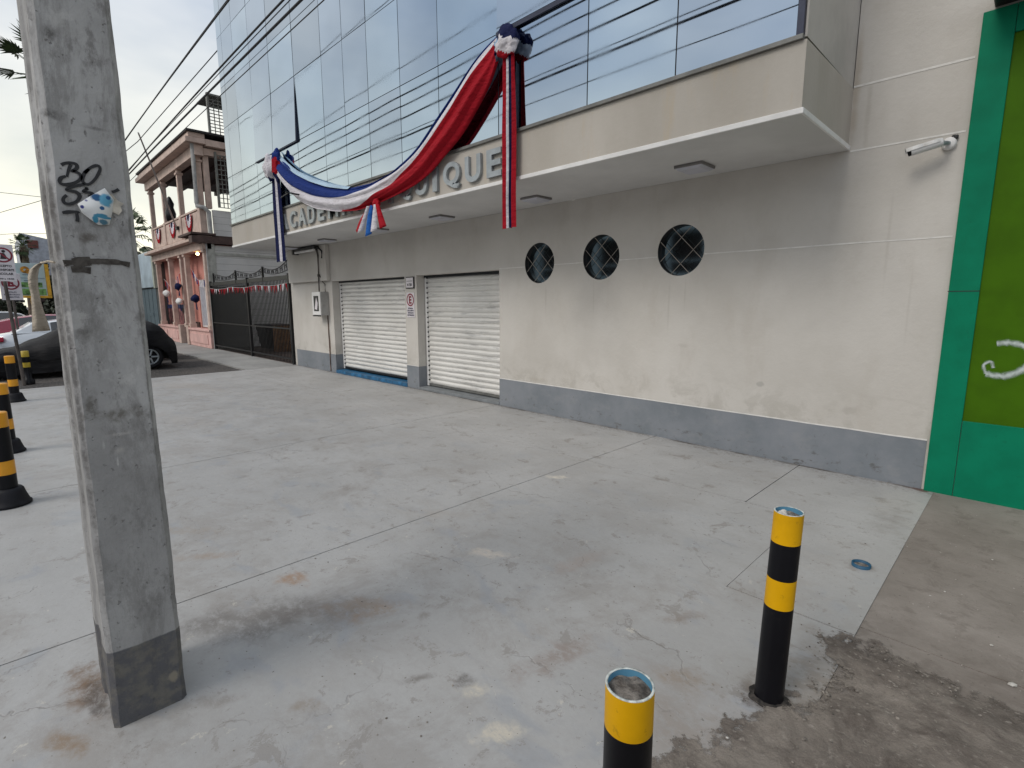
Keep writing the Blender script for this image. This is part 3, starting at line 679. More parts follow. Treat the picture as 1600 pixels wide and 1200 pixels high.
# round windows
for i, (cx, cz, r) in enumerate(WIN):
    w = MB(); w.lathe([(r - 0.001, 0.0), (r - 0.001, 0.10), (r - 0.022, 0.10), (r - 0.022, 0.085), (r - 0.003, 0.085)], (cx, 0.005, cz), 64, axis='y')
    fr = w.build('round_window', M_black, B)
    w = MB(); w.disc((cx, 0.088, cz), r - 0.003, 64, normal='y'); w.build('pane', M_rglass, fr)
    w = MB()
    def bar(ax, az, bx, bz):
        w.tube([(cx + ax, 0.02, cz + az), (cx + bx, 0.02, cz + bz)], 0.0055, 6)
    for s in (-1, 1):
        for off in (-0.105, 0.105):
            # diagonal line x*s - z = off*sqrt2 clipped to the circle
            k = math.sqrt(max(0, (r - 0.002) ** 2 - off ** 2)); ux, uz = math.sqrt(.5), s * math.sqrt(.5); nx, nz = -uz, ux
            w.tube([(cx + nx * off - ux * k, 0.02 + 0.006 * s, cz + nz * off - uz * k), (cx + nx * off + ux * k, 0.02 + 0.006 * s, cz + nz * off + uz * k)], 0.0042, 6)
    w.build('grille', M_grille, fr)
# roller shutters
def shutter(x0, x1, zb, blue, lab):
    prof = []
    zs = zb; pitch = 0.0925
    P = []
    n = int((2.17 - zb) / pitch) + 1
    for k in range(n):
        z0 = zb + k * pitch
        for (t, y) in ((0.0, 0.212), (0.12, 0.196), (0.35, 0.186), (0.6, 0.188), (0.85, 0.200), (0.97, 0.214)):
            z = z0 + t * pitch
            if z < 2.168: prof.append((y, z))
    nx = 24
    for (y, z) in prof:
        P.append([(x0 + (x1 - x0) * i / nx, y + 0.006 * noise.noise(Vector((x0 + (x1 - x0) * i / nx * 1.5, z * 3, 0))), z + 0.004 * noise.noise(Vector((i * 0.3, x0, int(z / pitch))))) for i in range(nx + 1)])
    mb = MB(); mb.grid(P, 0, False)
    o = mb.build('roller_shutter', M_shut, B); o['label'] = lab
    q = MB(); q.box(x0 - 0.03, x0 + 0.035, 0.175, 0.235, zb - 0.04, 2.168, bev=0.003); q.build('guide_rail', M_white, o); q = MB(); q.box(x1 - 0.035, x1 + 0.03, 0.175, 0.235, zb - 0.04, 2.168, bev=0.003); q.build('guide_rail', M_white if not blue else M_white, o)
    q = MB(); q.box(x0, x1, 0.18, 0.225, zb - 0.035, zb, bev=0.004); q.build('bottom_bar', M_black if blue else M_greysill, o)
    for k in range(n):
        z = zb + (k + 0.9) * pitch
        if z < 2.14: q = MB(); q.box(x0 + 0.036, x0 + 0.056, 0.165, 0.19, z - 0.014, z + 0.008, bev=0.003); q.build('slat_clip', M_black, o)
    q = MB(); q.box(x0 - 0.03, x1 + 0.03, 0.165, 0.23, 2.13, 2.169); q.build('top_slot', M_dark, o)
shutter(-11.70, -8.73, 0.14, True, 'left roller shutter with smudged slats above the blue threshold')
shutter(-8.26, -6.06, 0.10, False, 'right roller shutter with clean slats')
mb = MB(); mb.box(-11.735, -8.705, -0.02, 0.24, 0.0, 0.075, bev=0.006); mb.build('threshold', M_blue, B)
mb = MB(); mb.box(-8.293, -6.036, -0.015, 0.24, 0.0, 0.05, bev=0.006); mb.build('threshold', plain('grey_threshold_paint', (0.20, 0.215, 0.225), 0.7), B)
mb = MB(); mb.quad((-11.74, 0.3, 0), (-6.03, 0.3, 0), (-6.03, 0.3, 2.3), (-11.74, 0.3, 2.3)); mb.build('backing', M_dark, B)

# glass curtain wall: dark backing, one mesh per visible pane
mb = MB(); mb.box(-14.14, -1.45, YF + 0.012, YF + 0.03, 3.566, 14.0)
mb.build('curtain_backing', M_dark, B)
gx = [-14.15, -13.82, -13.13, -12.20, -11.20, -10.07, -8.96, -8.22, -7.48, -6.62, -5.74, -4.62, -3.35, -2.41, -1.452]
gz = [3.566, 4.65, 5.77, 6.66, 7.73, 8.80]
def pane(mb, x0, x1, z0, z1, mi, rnd, out=0.0, top_hinge=False, amp=0.0016):
    gp = 0.006
    tx, tz = rnd.uniform(-amp, amp), rnd.uniform(-amp, amp)
    P = []
    for a in (x0 + gp, x1 - gp):
        row = []
        for b in (z0 + gp, z1 - gp):
            y = YF + 0.004 + (a - (x0 + x1) / 2) * tx + (b - (z0 + z1) / 2) * tz - (out * (z1 - b) / (z1 - z0))
            row.append((a, y, b))
        P.append(row)
    a, b, c2, d = P[0][0], P[1][0], P[1][1], P[0][1]
    th = 0.006
    vs = [a, b, c2, d] + [(p[0], p[1] + th, p[2]) for p in (a, b, c2, d)]
    mb.add(vs, [(0, 1, 2, 3), (7, 6, 5, 4), (0, 4, 5, 1), (1, 5, 6, 2), (2, 6, 7, 3), (3, 7, 4, 0)], mi)
rg = random.Random(11)
for iz in range(5):
    for ix in range(14):
        x0, x1, z0, z1 = gx[ix], gx[ix + 1], gz[iz], gz[iz + 1]
        if iz == 4 and ix > 6: continue
        if iz == 3 and ix > 9: continue
        if iz == 2 and ix > 10: continue
        vent = 0.0
        if iz == 1 and ix in (3, 4): vent = 0.035
        if iz == 1 and ix >= 11: vent = 0.030
        m_ = MB(); pane(m_, x0, x1, z0, z1, 0, rg, vent, amp=0.004 if iz else 0.0015)
        o = m_.build('window_pane', M_glass[rg.choice([0, 0, 1, 2]) if iz else rg.choice([0, 2, 2])], B)
m_ = MB()
for iz in range(9):
    for ix in range(14):
        z0 = 3.566 if False else None
        zz = [3.566, 4.65, 5.77, 6.66, 7.73, 8.80, 9.9, 11.0, 12.1, 13.2]
        if iz < 5 and not ((iz == 4 and ix > 6) or (iz == 3 and ix > 9) or (iz == 2 and ix > 10)): continue
        pane(m_, gx[ix], gx[ix + 1], zz[iz], zz[iz + 1], rg.randint(0, 2), rg, 0, amp=0.0025)
tag(m_.build('upper_glazing', M_glass, B), kind='stuff')
for (a, b, th) in ((-12.2, -10.06, .012), (-4.62, -1.46, .045)):
    m_ = MB(); m_.box(a, b, YF - 0.03, YF - 0.003, 4.648 - th, 4.648); m_.build('vent_frame', M_frame, B)
m_ = MB(); m_.add([(-10.074, YF - 0.038, 4.65), (-10.052, YF - 0.038, 4.65), (-10.062, YF - 0.002, 5.76), (-10.066, YF - 0.002, 5.76), (-10.074, YF - 0.002, 4.65), (-10.052, YF - 0.002, 4.65)], [(0, 1, 2, 3), (0, 3, 4), (1, 5, 2), (0, 4, 5, 1)])
m_.build('vent_frame', M_frame, B)

# lettering on the fascia
LET = [('A', -10.86, .33), ('C', -10.42, .29), ('A', -10.0, .34), ('D', -9.60, .29), ('E', -9.20, .26), ('M', -8.74, .37), ('I', -8.37, .09), ('A', -8.02, .34),
       ('I', -6.92, .10), ('Q', -6.54, .34), ('U', -6.13, .28), ('I', -5.81, .10), ('Q', -5.46, .34), ('U', -5.04, .29), ('E', -4.66, .25)]
for ch, x, w in LET:
    m_ = MB(); h = 0.31 if ch != 'Q' else 0.335
    put_text(m_, ch, 0.42, (x, YF - 0.022, 3.272 - (0.012 if ch == 'Q' else 0)), '-y', 0.02, 0.013, w, 0, h)
    m_.build('letter', M_alu, B)

# ------------------------------------------------------------------ canopy lamps
pos = ['nearest the right end', 'above the first round window', 'above the right shutter', 'above the pillar between the shutters', 'above the left shutter', 'at the far left end by the wall corner']
L0 = None
lx = [(-2.61, -0.50), (-4.82, -0.47), (-6.87, -0.46), (-8.83, -0.46), (-11.0, -0.42), (-13.1, -0.38)]
def lamp(x, y):
    t = empty('ceiling_lamp', (x, y, 3.02), 'x', 'ceiling lamp', 'square lamps under the canopy')
    s = 0.15
    m_ = MB()
    m_.box(x - s, x + s, y - s, y + s, 2.992, 3.0215, bev=0.006); m_.build('frame', M_lampf, t)
    m_ = MB(); m_.add([(x - s + .01, y - s + .01, 2.993), (x + s - .01, y - s + .01, 2.993), (x + s - .01, y + s - .01, 2.993), (x - s + .01, y + s - .01, 2.993),
                       (x - s + .035, y - s + .035, 2.972), (x + s - .035, y - s + .035, 2.972), (x + s - .035, y + s - .035, 2.972), (x - s + .035, y + s - .035, 2.972)],
                      [(4, 7, 6, 5), (0, 4, 5, 1), (1, 5, 6, 2), (2, 6, 7, 3), (3, 7, 4, 0)]); m_.build('diffuser', M_lampw, t)
    return t
for i, (x, y) in enumerate(lx):
    if L0 is None: L0 = o = lamp(x, y)
    else: o = copy_tree(L0); o.location = (x, y, 3.02)
    o['label'] = 'unlit square lamp under the canopy, ' + pos[i]

# ------------------------------------------------------------------ things on the wall
t = empty('security_camera', (-0.68, 0, 2.93), 'white bullet security camera on the upper wall beside the green building', 'security camera')
m_ = MB(); m_.lathe([(0.0, 0), (0.048, 0), (0.05, -0.006), (0.048, -0.03), (0.036, -0.042), (0, -0.044)], (-0.655, -0.001, 2.93), 24, axis='y'); m_.build('mount', M_white, t)
m_ = MB(); m_.tube([(-0.655, -0.04, 2.93), (-0.665, -0.10, 2.92), (-0.70, -0.135, 2.915)], [0.016, 0.018, 0.02], 12); m_.lathe([(0, -.022), (.018, -.02), (.026, 0), (.018, .02), (0, .022)], (-0.69, -0.13, 2.915), 16); m_.build('arm', M_alu, t)
dv = Vector((-0.225, -0.06, -0.055)); p0 = Vector((-0.68, -0.14, 2.925)); q = dv.to_track_quat('Z', 'Y').to_matrix()
m_ = MB(); m_.lathe([(0, 0), (0.030, 0.0), (0.034, 0.006), (0.034, 0.205), (0.031, 0.21)], p0, 24, M=q); m_.build('body', plain('camera_white_plastic', (0.62, 0.62, 0.61), 0.35, var=0.04), t)
m_ = MB(); m_.lathe([(0.031, 0.21), (0.033, 0.225), (0.028, 0.228), (0.024, 0.212), (0, 0.212)], p0, 24, M=q); m_.build('lens', M_blk, t)
m_ = MB(); m_.lathe([(0.0385, 0.03), (0.0385, 0.24), (0.0375, 0.24), (0.0375, 0.03)], p0 + Vector((0, 0, 0.002)), 24, M=q)
hood = MB(); keep = [f for f in m_.f]
m2 = MB(); ring = 24
for prf in ((0.036, 0.03), (0.039, 0.03)): pass
# sun hood: upper half shell
P = []
for zz in (0.02, 0.13, 0.243):
    P.append([p0 + q @ Vector((0.0375 * math.cos(a), 0.0375 * math.sin(a), zz)) for a in [R(d) for d in range(0, 361, 20)]])
up = [(q @ Vector((math.cos(R(d)), math.sin(R(d)), 0))).z for d in range(0, 361, 20)]
for i in range(2):
    for j in range(18):
        if up[j] > -0.1 and up[j + 1] > -0.1: m2.add([P[i][j], P[i][j + 1], P[i + 1][j + 1], P[i + 1][j]], [(0, 1, 2, 3)], 0, True)
m2.build('sun_hood', M_white, t, solid=0.002)
m_ = MB(); m_.tube([(-0.64, -0.02, 2.975), (-0.635, -0.03, 2.985), (-0.62, -0.008, 2.99)], 0.006, 8); m_.box(-0.632, -0.60, -0.03, -0.001, 2.96, 2.99, bev=0.006); m_.build('cable', M_black, t)

t = empty('meter_box', (-12.17, 0, 1.37), 'grey electricity meter box with a dark framed front on the wall left of the shutters', 'meter box')
m_ = MB(); m_.box(-12.39, -11.95, -0.2, -0.001, 1.37, 1.93, bev=0.01); m_.build('cabinet', plain('meter_cabinet_grey', (0.40, 0.39, 0.37), 0.6), t)
m_ = MB(); m_.box(-12.40, -11.965, -0.212, -0.201, 1.38, 1.92, bev=0.003); m_.build('door', M_white, t)
m_ = MB(); m_.box(-12.31, -12.05, -0.216, -0.213, 1.47, 1.83); m_.box(-12.39, -11.97, -0.218, -0.203, 1.345, 1.372); m_.build('window', M_black, t)
m_ = MB(); m_.add([(-12.27, -0.218, 1.52), (-12.14, -0.218, 1.50), (-12.09, -0.218, 1.66), (-12.16, -0.218, 1.80), (-12.21, -0.218, 1.68)], [(0, 1, 2, 3, 4)]); m_.build('paper', M_sign, t)
m_ = MB()
m_.tube([(-12.16, -0.13, 1.93), (-12.16, -0.125, 2.25), (-12.15, -0.12, 2.78), (-12.2, -0.125, 2.93)], 0.017, 8)
m_.tube([(-12.05, -0.03, 1.93), (-12.02, -0.04, 2.1), (-12.12, -0.05, 2.16), (-12.10, -0.115, 2.3)], 0.01, 8)
m_.box(-12.19, -12.13, -0.145, -0.105, 2.28, 2.34, bev=0.005); m_.build('conduit', M_galv, t)
m_ = MB(); m_.tube([(-12.02, -0.02, 1.37), (-12.02, -0.016, 0.02)], 0.012, 8); m_.build('drain_pipe', plain('rusty_conduit', (0.14, 0.09, 0.065), 0.8, var=0.4), t)
t = empty('tube_light', (-12.7, -0.1, 2.88), 'old white tube light on a dark bracket under the canopy above the meter box', 'light fitting')
m_ = MB(); m_.box(-13.3, -12.1, -0.22, -0.10, 2.93, 2.985, bev=0.006); m_.box(-13.36, -13.26, -0.24, -0.1, 2.86, 2.98, bev=0.01); m_.build('bracket', M_black, t)
m_ = MB(); m_.tube([(-13.22, -0.2, 2.90), (-12.15, -0.2, 2.90)], 0.028, 12); m_.build('tube', M_white, t)
m_ = MB(); m_.tube([(-12.15, -0.17, 2.95), (-12.0, -0.15, 2.93), (-11.95, -0.11, 2.86), (-11.97, -0.11, 2.7)], 0.018, 8); m_.build('cable', M_black, t)

t = empty('address_plaque', (-8.49, 0, 2.04), 'small white house number plaque with black frame on the pillar between the shutters', 'plaque')
m_ = MB(); m_.box(-8.63, -8.36, -0.022, -0.001, 1.93, 2.15, bev=0.003); m_.build('frame', M_black, t)
m_ = MB(); m_.box(-8.612, -8.378, -0.026, -0.0225, 1.948, 2.132); m_.build('face', M_sign, t)
m_ = MB(); put_text(m_, 'N 738', 0.09, (-8.495, -0.028, 2.0), '-y', 0.001, 0.002, 0.15, 0, 0.05); m_.box(-8.59, -8.40, -0.0285, -0.027, 2.065, 2.073); m_.build('lettering', M_blackp, t)

def ring(m_, c, r0, r1, face, mi=0, n=40):
    vs = []
    for r in (r0, r1):
        for k in range(n):
            a = 2 * math.pi * k / n
            vs.append(Vector(c) + (Vector((r * math.cos(a), 0, r * math.sin(a))) if face == '-y' else Vector((0, r * math.cos(a), r * math.sin(a)))))
    fs = [(k, (k + 1) % n, n + (k + 1) % n, n + k) for k in range(n)]
    if face != '-y': fs = [f[::-1] for f in fs]
    m_.add(vs, fs, mi)
t = empty('parking_sign', (-8.51, 0, 1.62), 'white parking sign with a red ringed letter E on the pillar between the shutters', 'sign')
m_ = MB(); m_.box(-8.64, -8.375, -0.01, -0.001, 1.38, 1.855, bev=0.002); m_.build('plate', M_sign, t)
m_ = MB(); ring(m_, (-8.508, -0.012, 1.715), 0.095, 0.122, '-y'); put_text(m_, 'E', 0.2, (-8.508, -0.013, 1.715), '-y', 0.001, 0.008, 0.085, 0, 0.145); m_.build('symbol', M_signr, t)
m_ = MB()
for k, s in enumerate(['ENTRADA', 'EXCLUSIVO', 'VEHICULOS', 'AUTORIZADOS']):
    put_text(m_, s, 0.05, (-8.508, -0.0125, 1.555 - k * 0.043), '-y', 0.001, 0.001, [0.16, 0.21, 0.19, 0.22][k], 0, 0.027)
m_.build('lettering', M_ink2, t)

# ------------------------------------------------------------------ the swag
SW = empty('bunting_swag', (-7.6, -1.5, 3.2), 'long blue white and red cloth swag draped between two knots across the glass facade', 'swag')
TOP = [(-10.99, 4.63), (-10.51, 4.32), (-10.05, 4.07), (-9.44, 3.84), (-8.79, 3.65), (-8.06, 3.5), (-7.39, 3.48), (-6.78, 3.53), (-6.39, 3.63), (-6.13, 3.73), (-5.64, 4.02), (-5.29, 4.23), (-4.97, 4.44), (-4.71, 4.56), (-4.57, 4.59)]
BOT = [(-10.95, 4.2), (-10.63, 3.99), (-10.08, 3.6), (-9.63, 3.43), (-9.21, 3.3), (-8.41, 3.15), (-7.77, 3.09), (-7.24, 3.1), (-6.65, 3.16), (-6.11, 3.25), (-5.81, 3.34), (-5.53, 3.49), (-5.19, 3.65), (-4.88, 3.90), (-4.64, 4.12), (-4.54, 4.30)]
def arc(pts, t):
    L = [0]
    for a, b in zip(pts, pts[1:]): L.append(L[-1] + math.dist(a, b))
    s = t * L[-1]
    for i in range(len(pts) - 1):
        if s <= L[i + 1] or i == len(pts) - 2:
            u = (s - L[i]) / (L[i + 1] - L[i]); return Vector(pts[i]).lerp(Vector(pts[i + 1]), u)
def smooth_curve(pts, n):
    q = [arc(pts, i / n) for i in range(n + 1)]
    for _ in range(6): q = [q[0]] + [(q[i - 1] + q[i] * 2 + q[i + 1]) / 4 for i in range(1, n)] + [q[-1]]
    return q
N = 120
T_, B_ = smooth_curve(TOP, N), smooth_curve(BOT, N)
def interp(tab, s):
    for (a, va), (b, vb) in zip(tab, tab[1:]):
        if s <= b: return va + (vb - va) * (s - a) / (b - a)
    return tab[-1][1]
fbw = [(0, 0.55), (0.12, 0.50), (0.3, 0.50), (0.42, 0.42), (0.55, 0.28), (0.7, 0.14), (0.85, 0.11), (1, 0.12)]
fwr = [(0, 0.99), (0.3, 0.985), (0.42, 0.94), (0.5, 0.82), (0.58, 0.68), (0.7, 0.50), (0.85, 0.40), (1, 0.36)]
P = []
for i in range(N + 1):
    s = i / N; a, b = interp(fbw, s), interp(fwr, s)
    ts = [a * k / 10 for k in range(10)] + [a + (b - a) * k / 10 for k in range(10)] + [b + (1 - b) * k / 12 for k in range(13)]
    row = []
    pinch = 1 - 0.6 * math.exp(-(s / 0.05) ** 2) - 0.6 * math.exp(-((1 - s) / 0.05) ** 2)
    for t in ts:
        p = T_[i].lerp(B_[i], t)
        bul = math.sin(math.pi * min(1, t * 1.0)) * 0.13 * pinch + 0.08 * t
        fold = (0.030 * math.sin(t * 17 + s * 3.0 + 1.2 * math.sin(s * 5)) + 0.014 * math.sin(t * 41 + s * 9) + 0.007 * math.sin(t * 73 + 11 * s + 3 * math.sin(s * 9))) * pinch + 0.02 * noise.noise(Vector((s * 5, t * 2.2, 0)))
        row.append((p.x, -1.385 - bul * .8 - fold * .8, p.y + 0.012 * math.sin(t * 17 + 2 + s * 4) * pinch))
    # tuck the lower edge back under
    e = row[-1]; row.append((e[0], -1.40, e[2] + 0.03))
    P.append(row)
def swm(i, j): return 0 if j < 10 else 1 if (j < 20 or i < 50) else 2
m_ = MB(); m_.grid(P, swm, True)
M_swblue = M_cblue
m_.build('swag_cloth', [M_swblue, M_cwhite, M_cred], SW)
# second inner layer of pale lining seen along the upper left edge
P = []
for i in range(0, 56):
    p = T_[i]; P.append([(p.x + 0.02, -1.37, p.y + 0.005), (p.x + 0.02, -1.40, p.y + 0.035 * math.sin(math.pi * i / 56) + 0.008), (p.x, -1.44, p.y - 0.03)])
m_ = MB(); m_.grid(P, 0, True); m_.build('lining', cloth('pale_blue_lining', (0.42, 0.55, 0.66)), SW)
def knot(c, r, mats, seed, sq=(1, .7, 1.1)):
    bm = bmesh.new(); bmesh.ops.create_icosphere(bm, subdivisions=4, radius=1.0)
    for v in bm.verts:
        d = v.co.normalized()
        k = 1 + 0.30 * noise.noise(d * 1.7 + Vector((seed, 0, 0))) - 0.20 * abs(noise.noise(d * 3.4 + Vector((0, seed, 0)))) + 0.05 * noise.noise(d * 9)
        v.co = Vector(c) + Vector((d.x * sq[0], d.y * sq[1], d.z * sq[2])) * r * k
    bm.verts.index_update(); m_ = MB()
    vs = [v.co.copy() for v in bm.verts]; o_ = 0
    m_.v = vs
    for f in bm.faces:
        cc = f.calc_center_median() - Vector(c)
        w = cc.z / r + 0.35 * noise.noise(cc * (2 / r) + Vector((seed, 3, 0))) + 0.25 * cc.x / r
        mi = 0 if w > mats[1][0] else 1 if w > mats[1][1] else 2
        m_.f.append([v.index for v in f.verts]); m_.m.append(mi); m_.sm.append(True)
    bm.free()
    return m_.build('knot', mats[0], SW)
knot((-4.37, -1.435, 4.46), 0.165, ([M_cnavy, M_cwhite, M_cred], (0.15, -0.75)), 1.3, (1.0, .5, 1.05))
knot((-11.12, -1.46, 4.34), 0.23, ([M_cwhite, M_cwhite, M_cnavy], (0.3, -0.85)), 2.1, (.85, .55, 1.15))
knot((-10.80, -1.46, 4.32), 0.19, ([M_cblue, M_cred, M_cnavy], (0.55, -0.7)), 4.1, (.55, .5, 1.6))
def tail(prof_top, prof_bot, z0, z1, mats, segm, sway=0.0, n=26, name='tail'):
    P = []
    for i in range(n + 1):
        t = i / n
        row = []
        for (a, b) in zip(prof_top, prof_bot):
            k = min(1, t * 2.2); x = a[0] + (b[0] - a[0]) * k; y = a[1] + (b[1] - a[1]) * k
            x += sway * math.sin(t * 3) + 0.010 * noise.noise(Vector((t * 3, x * 3, y * 9))); zz = z0 + (z1 - z0) * t + (0.02 * noise.noise(Vector((x * 20, 0, 3))) if i == n else 0)
            row.append((x, y, zz))
        P.append(row)
    m_ = MB(); m_.grid(P, lambda i, j: segm[j], False)
    return m_.build(name, mats, SW, solid=0.004)
RW = [M_cred, M_cwhite, M_cnavy]
tail([(-4.47, -1.40), (-4.43, -1.43), (-4.40, -1.40), (-4.385, -1.43), (-4.36, -1.415), (-4.35, -1.43), (-4.33, -1.41), (-4.31, -1.43), (-4.295, -1.40)],
     [(-4.50, -1.39), (-4.46, -1.43), (-4.42, -1.40), (-4.395, -1.43), (-4.37, -1.41), (-4.352, -1.43), (-4.335, -1.405), (-4.29, -1.44), (-4.255, -1.41)], 4.36, 2.50, RW, [0, 0, 1, 1, 2, 2, 0, 0])
tail([(-11.20, -1.42), (-11.12, -1.45), (-11.03, -1.42), (-10.98, -1.45), (-10.92, -1.42), (-10.88, -1.45), (-10.82, -1.41)],
     [(-11.24, -1.40), (-11.14, -1.46), (-11.02, -1.42), (-10.97, -1.46), (-10.90, -1.42), (-10.86, -1.45), (-10.80, -1.41)], 4.25, 2.50, [M_cnavy, M_cwhite, M_cred], [0, 0, 1, 1, 0, 0])
# bow beneath the middle
m_ = MB()
for k, (x0, x1, dz, mats) in enumerate([(-7.20, -7.52, 0, 0), (-7.10, -7.28, -0.07, 1), (-7.0, -7.12, -0.02, 1), (-6.95, -6.86, 0, 2)]):
    P = []
    for i in range(9):
        t = i / 8; w = 0.03 + 0.09 * t; xc = x0 + (x1 - x0) * t; z = 3.08 - 0.36 * t + (dz * t)
        P.append([(xc - w, -1.55 - 0.03 * math.sin(t * 3 + k), z + 0.05 * t), (xc, -1.60, z), (xc + w, -1.56, z + 0.03 * t)])
    m_.grid(P, (lambda i, j, k=k: [[0, 1], [2, 2], [2, 1], [1, 0]][k][j]), True)
m_.build('bow_ribbon', [M_cred, M_cwhite, M_bright], SW, solid=0.004)
knot((-7.06, -1.52, 3.10), 0.075, ([M_cred, M_cred, M_cred], (0, 0)), 8.1)
t = empty('projecting_bracket', (-9.95, -1.55, 3.6), 'thin dark metal bracket sticking out above the lettering behind the swag', 'bracket')
m_ = MB(); m_.tube([(-9.7, -1.34, 3.6), (-9.75, -1.75, 3.63)], 0.014, 8); m_.tube([(-9.73, -1.7, 3.63), (-10.35, -1.6, 3.64)], 0.010, 8); m_.box(-9.74, -9.66, -1.40, -1.355, 3.55, 3.66, bev=.004); m_.build('arm', M_black, t)

# ------------------------------------------------------------------ green neighbour on the right
t = empty('green_building', (3, 0, 0), 'teal green building with a recessed olive green panel at the right edge', 'building')
m_ = MB(); m_.box(-0.54, -0.345, -0.03, -0.003, -0.01, 3.86, bev=0.004); m_.build('frame', M_teal, t); m_ = MB(); m_.box(-0.342, 6.0, -0.028, -0.003, -0.01, 0.66, bev=0.004); m_.build('lower_panel', M_teal, t); m_ = MB(); m_.box(-0.342, 6.0, -0.028, -0.003, 3.66, 3.86)
m_.build('frame', M_teal, t)
m_ = MB(); m_.box(-0.345, 4.0, -0.010, -0.001, 0.655, 3.665); m_.build('panel', M_olive, t)
m_ = MB(); m_.box(-0.545, -0.343, -0.0315, -0.0305, 1.735, 1.742); m_.build('joint', M_dark, t)
m_ = MB(); m_.box(-0.48, 6.0, -0.45, -0.001, 3.88, 3.98, bev=0.01); m_.build('awning', M_black, t)
# white spray tag on the panel
G = Mat('white_spray_paint', 0.8); G.color((0.55, 0.62, 0.60))
uvn = G.n('ShaderNodeSeparateXYZ', {0: G.tc.outputs['UV']}).outputs
al = G.math('MULTIPLY', G.ramp(G.math('ABSOLUTE', G.math('SUBTRACT', uvn[0], 0.5)), 0.5, 0.0), G.ramp(G.noise(24, 5), 0.25, 0.6, 0.45, 0.95))
G.t.links.new(al, G.b.inputs['Alpha']); M_spray = G.m
def spray(pts, w, yy):
    mm = MB(); stroke(mm, pts, w, 0, lambda u, v, h: (u, yy, v))
    o = mm.build('graffiti', M_spray, t); me = o.data; uv = me.uv_layers.new(name='UVMap')
    for p in me.polygons:
        for li, u in zip(p.loop_indices, (0, 1, 1, 0)): uv.data[li].uv = (u, 0)
    return o
spray([(-0.20, 1.32), (-0.12, 1.33), (-0.03, 1.31), (0.06, 1.30)], 0.075, -0.0120)
spray([(-0.05, 1.32), (0.02, 1.25), (0.0, 1.16), (-0.07, 1.09), (-0.15, 1.06), (-0.24, 1.07)], 0.085, -0.0125)
spray([(-0.24, 1.07), (-0.26, 1.14), (-0.22, 1.17), (-0.20, 1.12)], 0.04, -0.0130)
spray([(0.0, 1.50), (-0.02, 1.49), (-0.05, 1.48)], 0.012, -0.0125)

# ------------------------------------------------------------------ utility pole
PO = empty('utility_pole', (-2.555, -5.432, 0), 'square grey concrete utility pole with black scrawl and a peeling sticker', 'utility pole')
def pole_sec(z, s=1.0):
    x0, x1, y0, y1, ch = -2.745, -2.365, -5.555 + 0.0095 * max(z, 0), -5.308, 0.018
    return [(x1, y0 + ch, z), (x1, y1 - ch, z), (x1 - ch, y1, z), (x0 + ch, y1, z), (x0, y1 - ch, z), (x0, y0 + ch, z), (x0 + ch, y0, z), (x0 + 0.10, y0, z), (x0 + 0.115, y0 + 0.008, z), (x1 - 0.115, y0 + 0.008, z), (x1 - 0.10, y0, z), (x1 - ch, y0, z)]
P = []
zs = [-0.05 + 9.05 * (i / 150) ** 1.6 for i in range(151)]
for z in zs:
    row = []
    for (x, y, zz) in pole_sec(z):
        n1 = 0.0035 * noise.noise(Vector((x * 6, y * 6, z * 5))) + 0.002 * noise.noise(Vector((x * 20, y * 20, z * 22)))
        row.append((x + n1, y + n1, z))
    P.append(row)
m_ = MB(); m_.grid([r[::1] for r in P], 0, False, closed=True); m_.build('shaft', M_pole, PO)
XP = -2.3605
tp = lambda u, v, h: (XP + h, u, v)
def P2(px, py):      # sketch coordinates of the scrawl: small drawing units -> metres on the pole face
    return (-5.562 + (px - 60) * 0.001720 - (py - 257) * 0.00018, 2.11 + (px - 96) * 0.0003 - (py - 257) * 0.0021)
m_ = MB()
k = 2360 / 2360
def sk(L): return [P2(60 + a / 5.453, 230 + b / 5.453) for a, b in L]
for L in [[(205, 145), (240, 130), (290, 128), (330, 140), (335, 170), (300, 195), (285, 190)], [(285, 140), (265, 190), (250, 245)],
          [(300, 195), (350, 215), (370, 250), (340, 285), (280, 308), (220, 310), (190, 290), (200, 255), (240, 240)],
          [(440, 180), (400, 215), (380, 270), (400, 305), (440, 310), (490, 270), (530, 205), (535, 165), (505, 150), (450, 170), (400, 215)],
          [(400, 310), (320, 325), (250, 345), (250, 360), (320, 375), (355, 410), (330, 455), (270, 478), (225, 465), (215, 430), (245, 400)],
          [(400, 345), (420, 350), (385, 375), (440, 385), (470, 400), (430, 420)], [(640, 385), (670, 378), (705, 362)],
          [(205, 550), (260, 545), (330, 548), (345, 560)], [(325, 560), (332, 600), (330, 632)]]:
    stroke(m_, sk(L), 0.0115, 0.0, tp)
m_.build('graffiti', M_ink, PO)
# tape band across the face
m_ = MB(); stroke(m_, sk([(205, 985), (300, 985), (420, 990), (560, 1005), (690, 1025), (800, 1060)]), 0.022, 0.0, tp)
stroke(m_, sk([(280, 985), (350, 985), (440, 990)]), 0.035, 0.0006, tp); stroke(m_, sk([(270, 1045), (340, 1050), (440, 1075)]), 0.026, 0.0, tp); m_.build('tape', M_tape, PO)
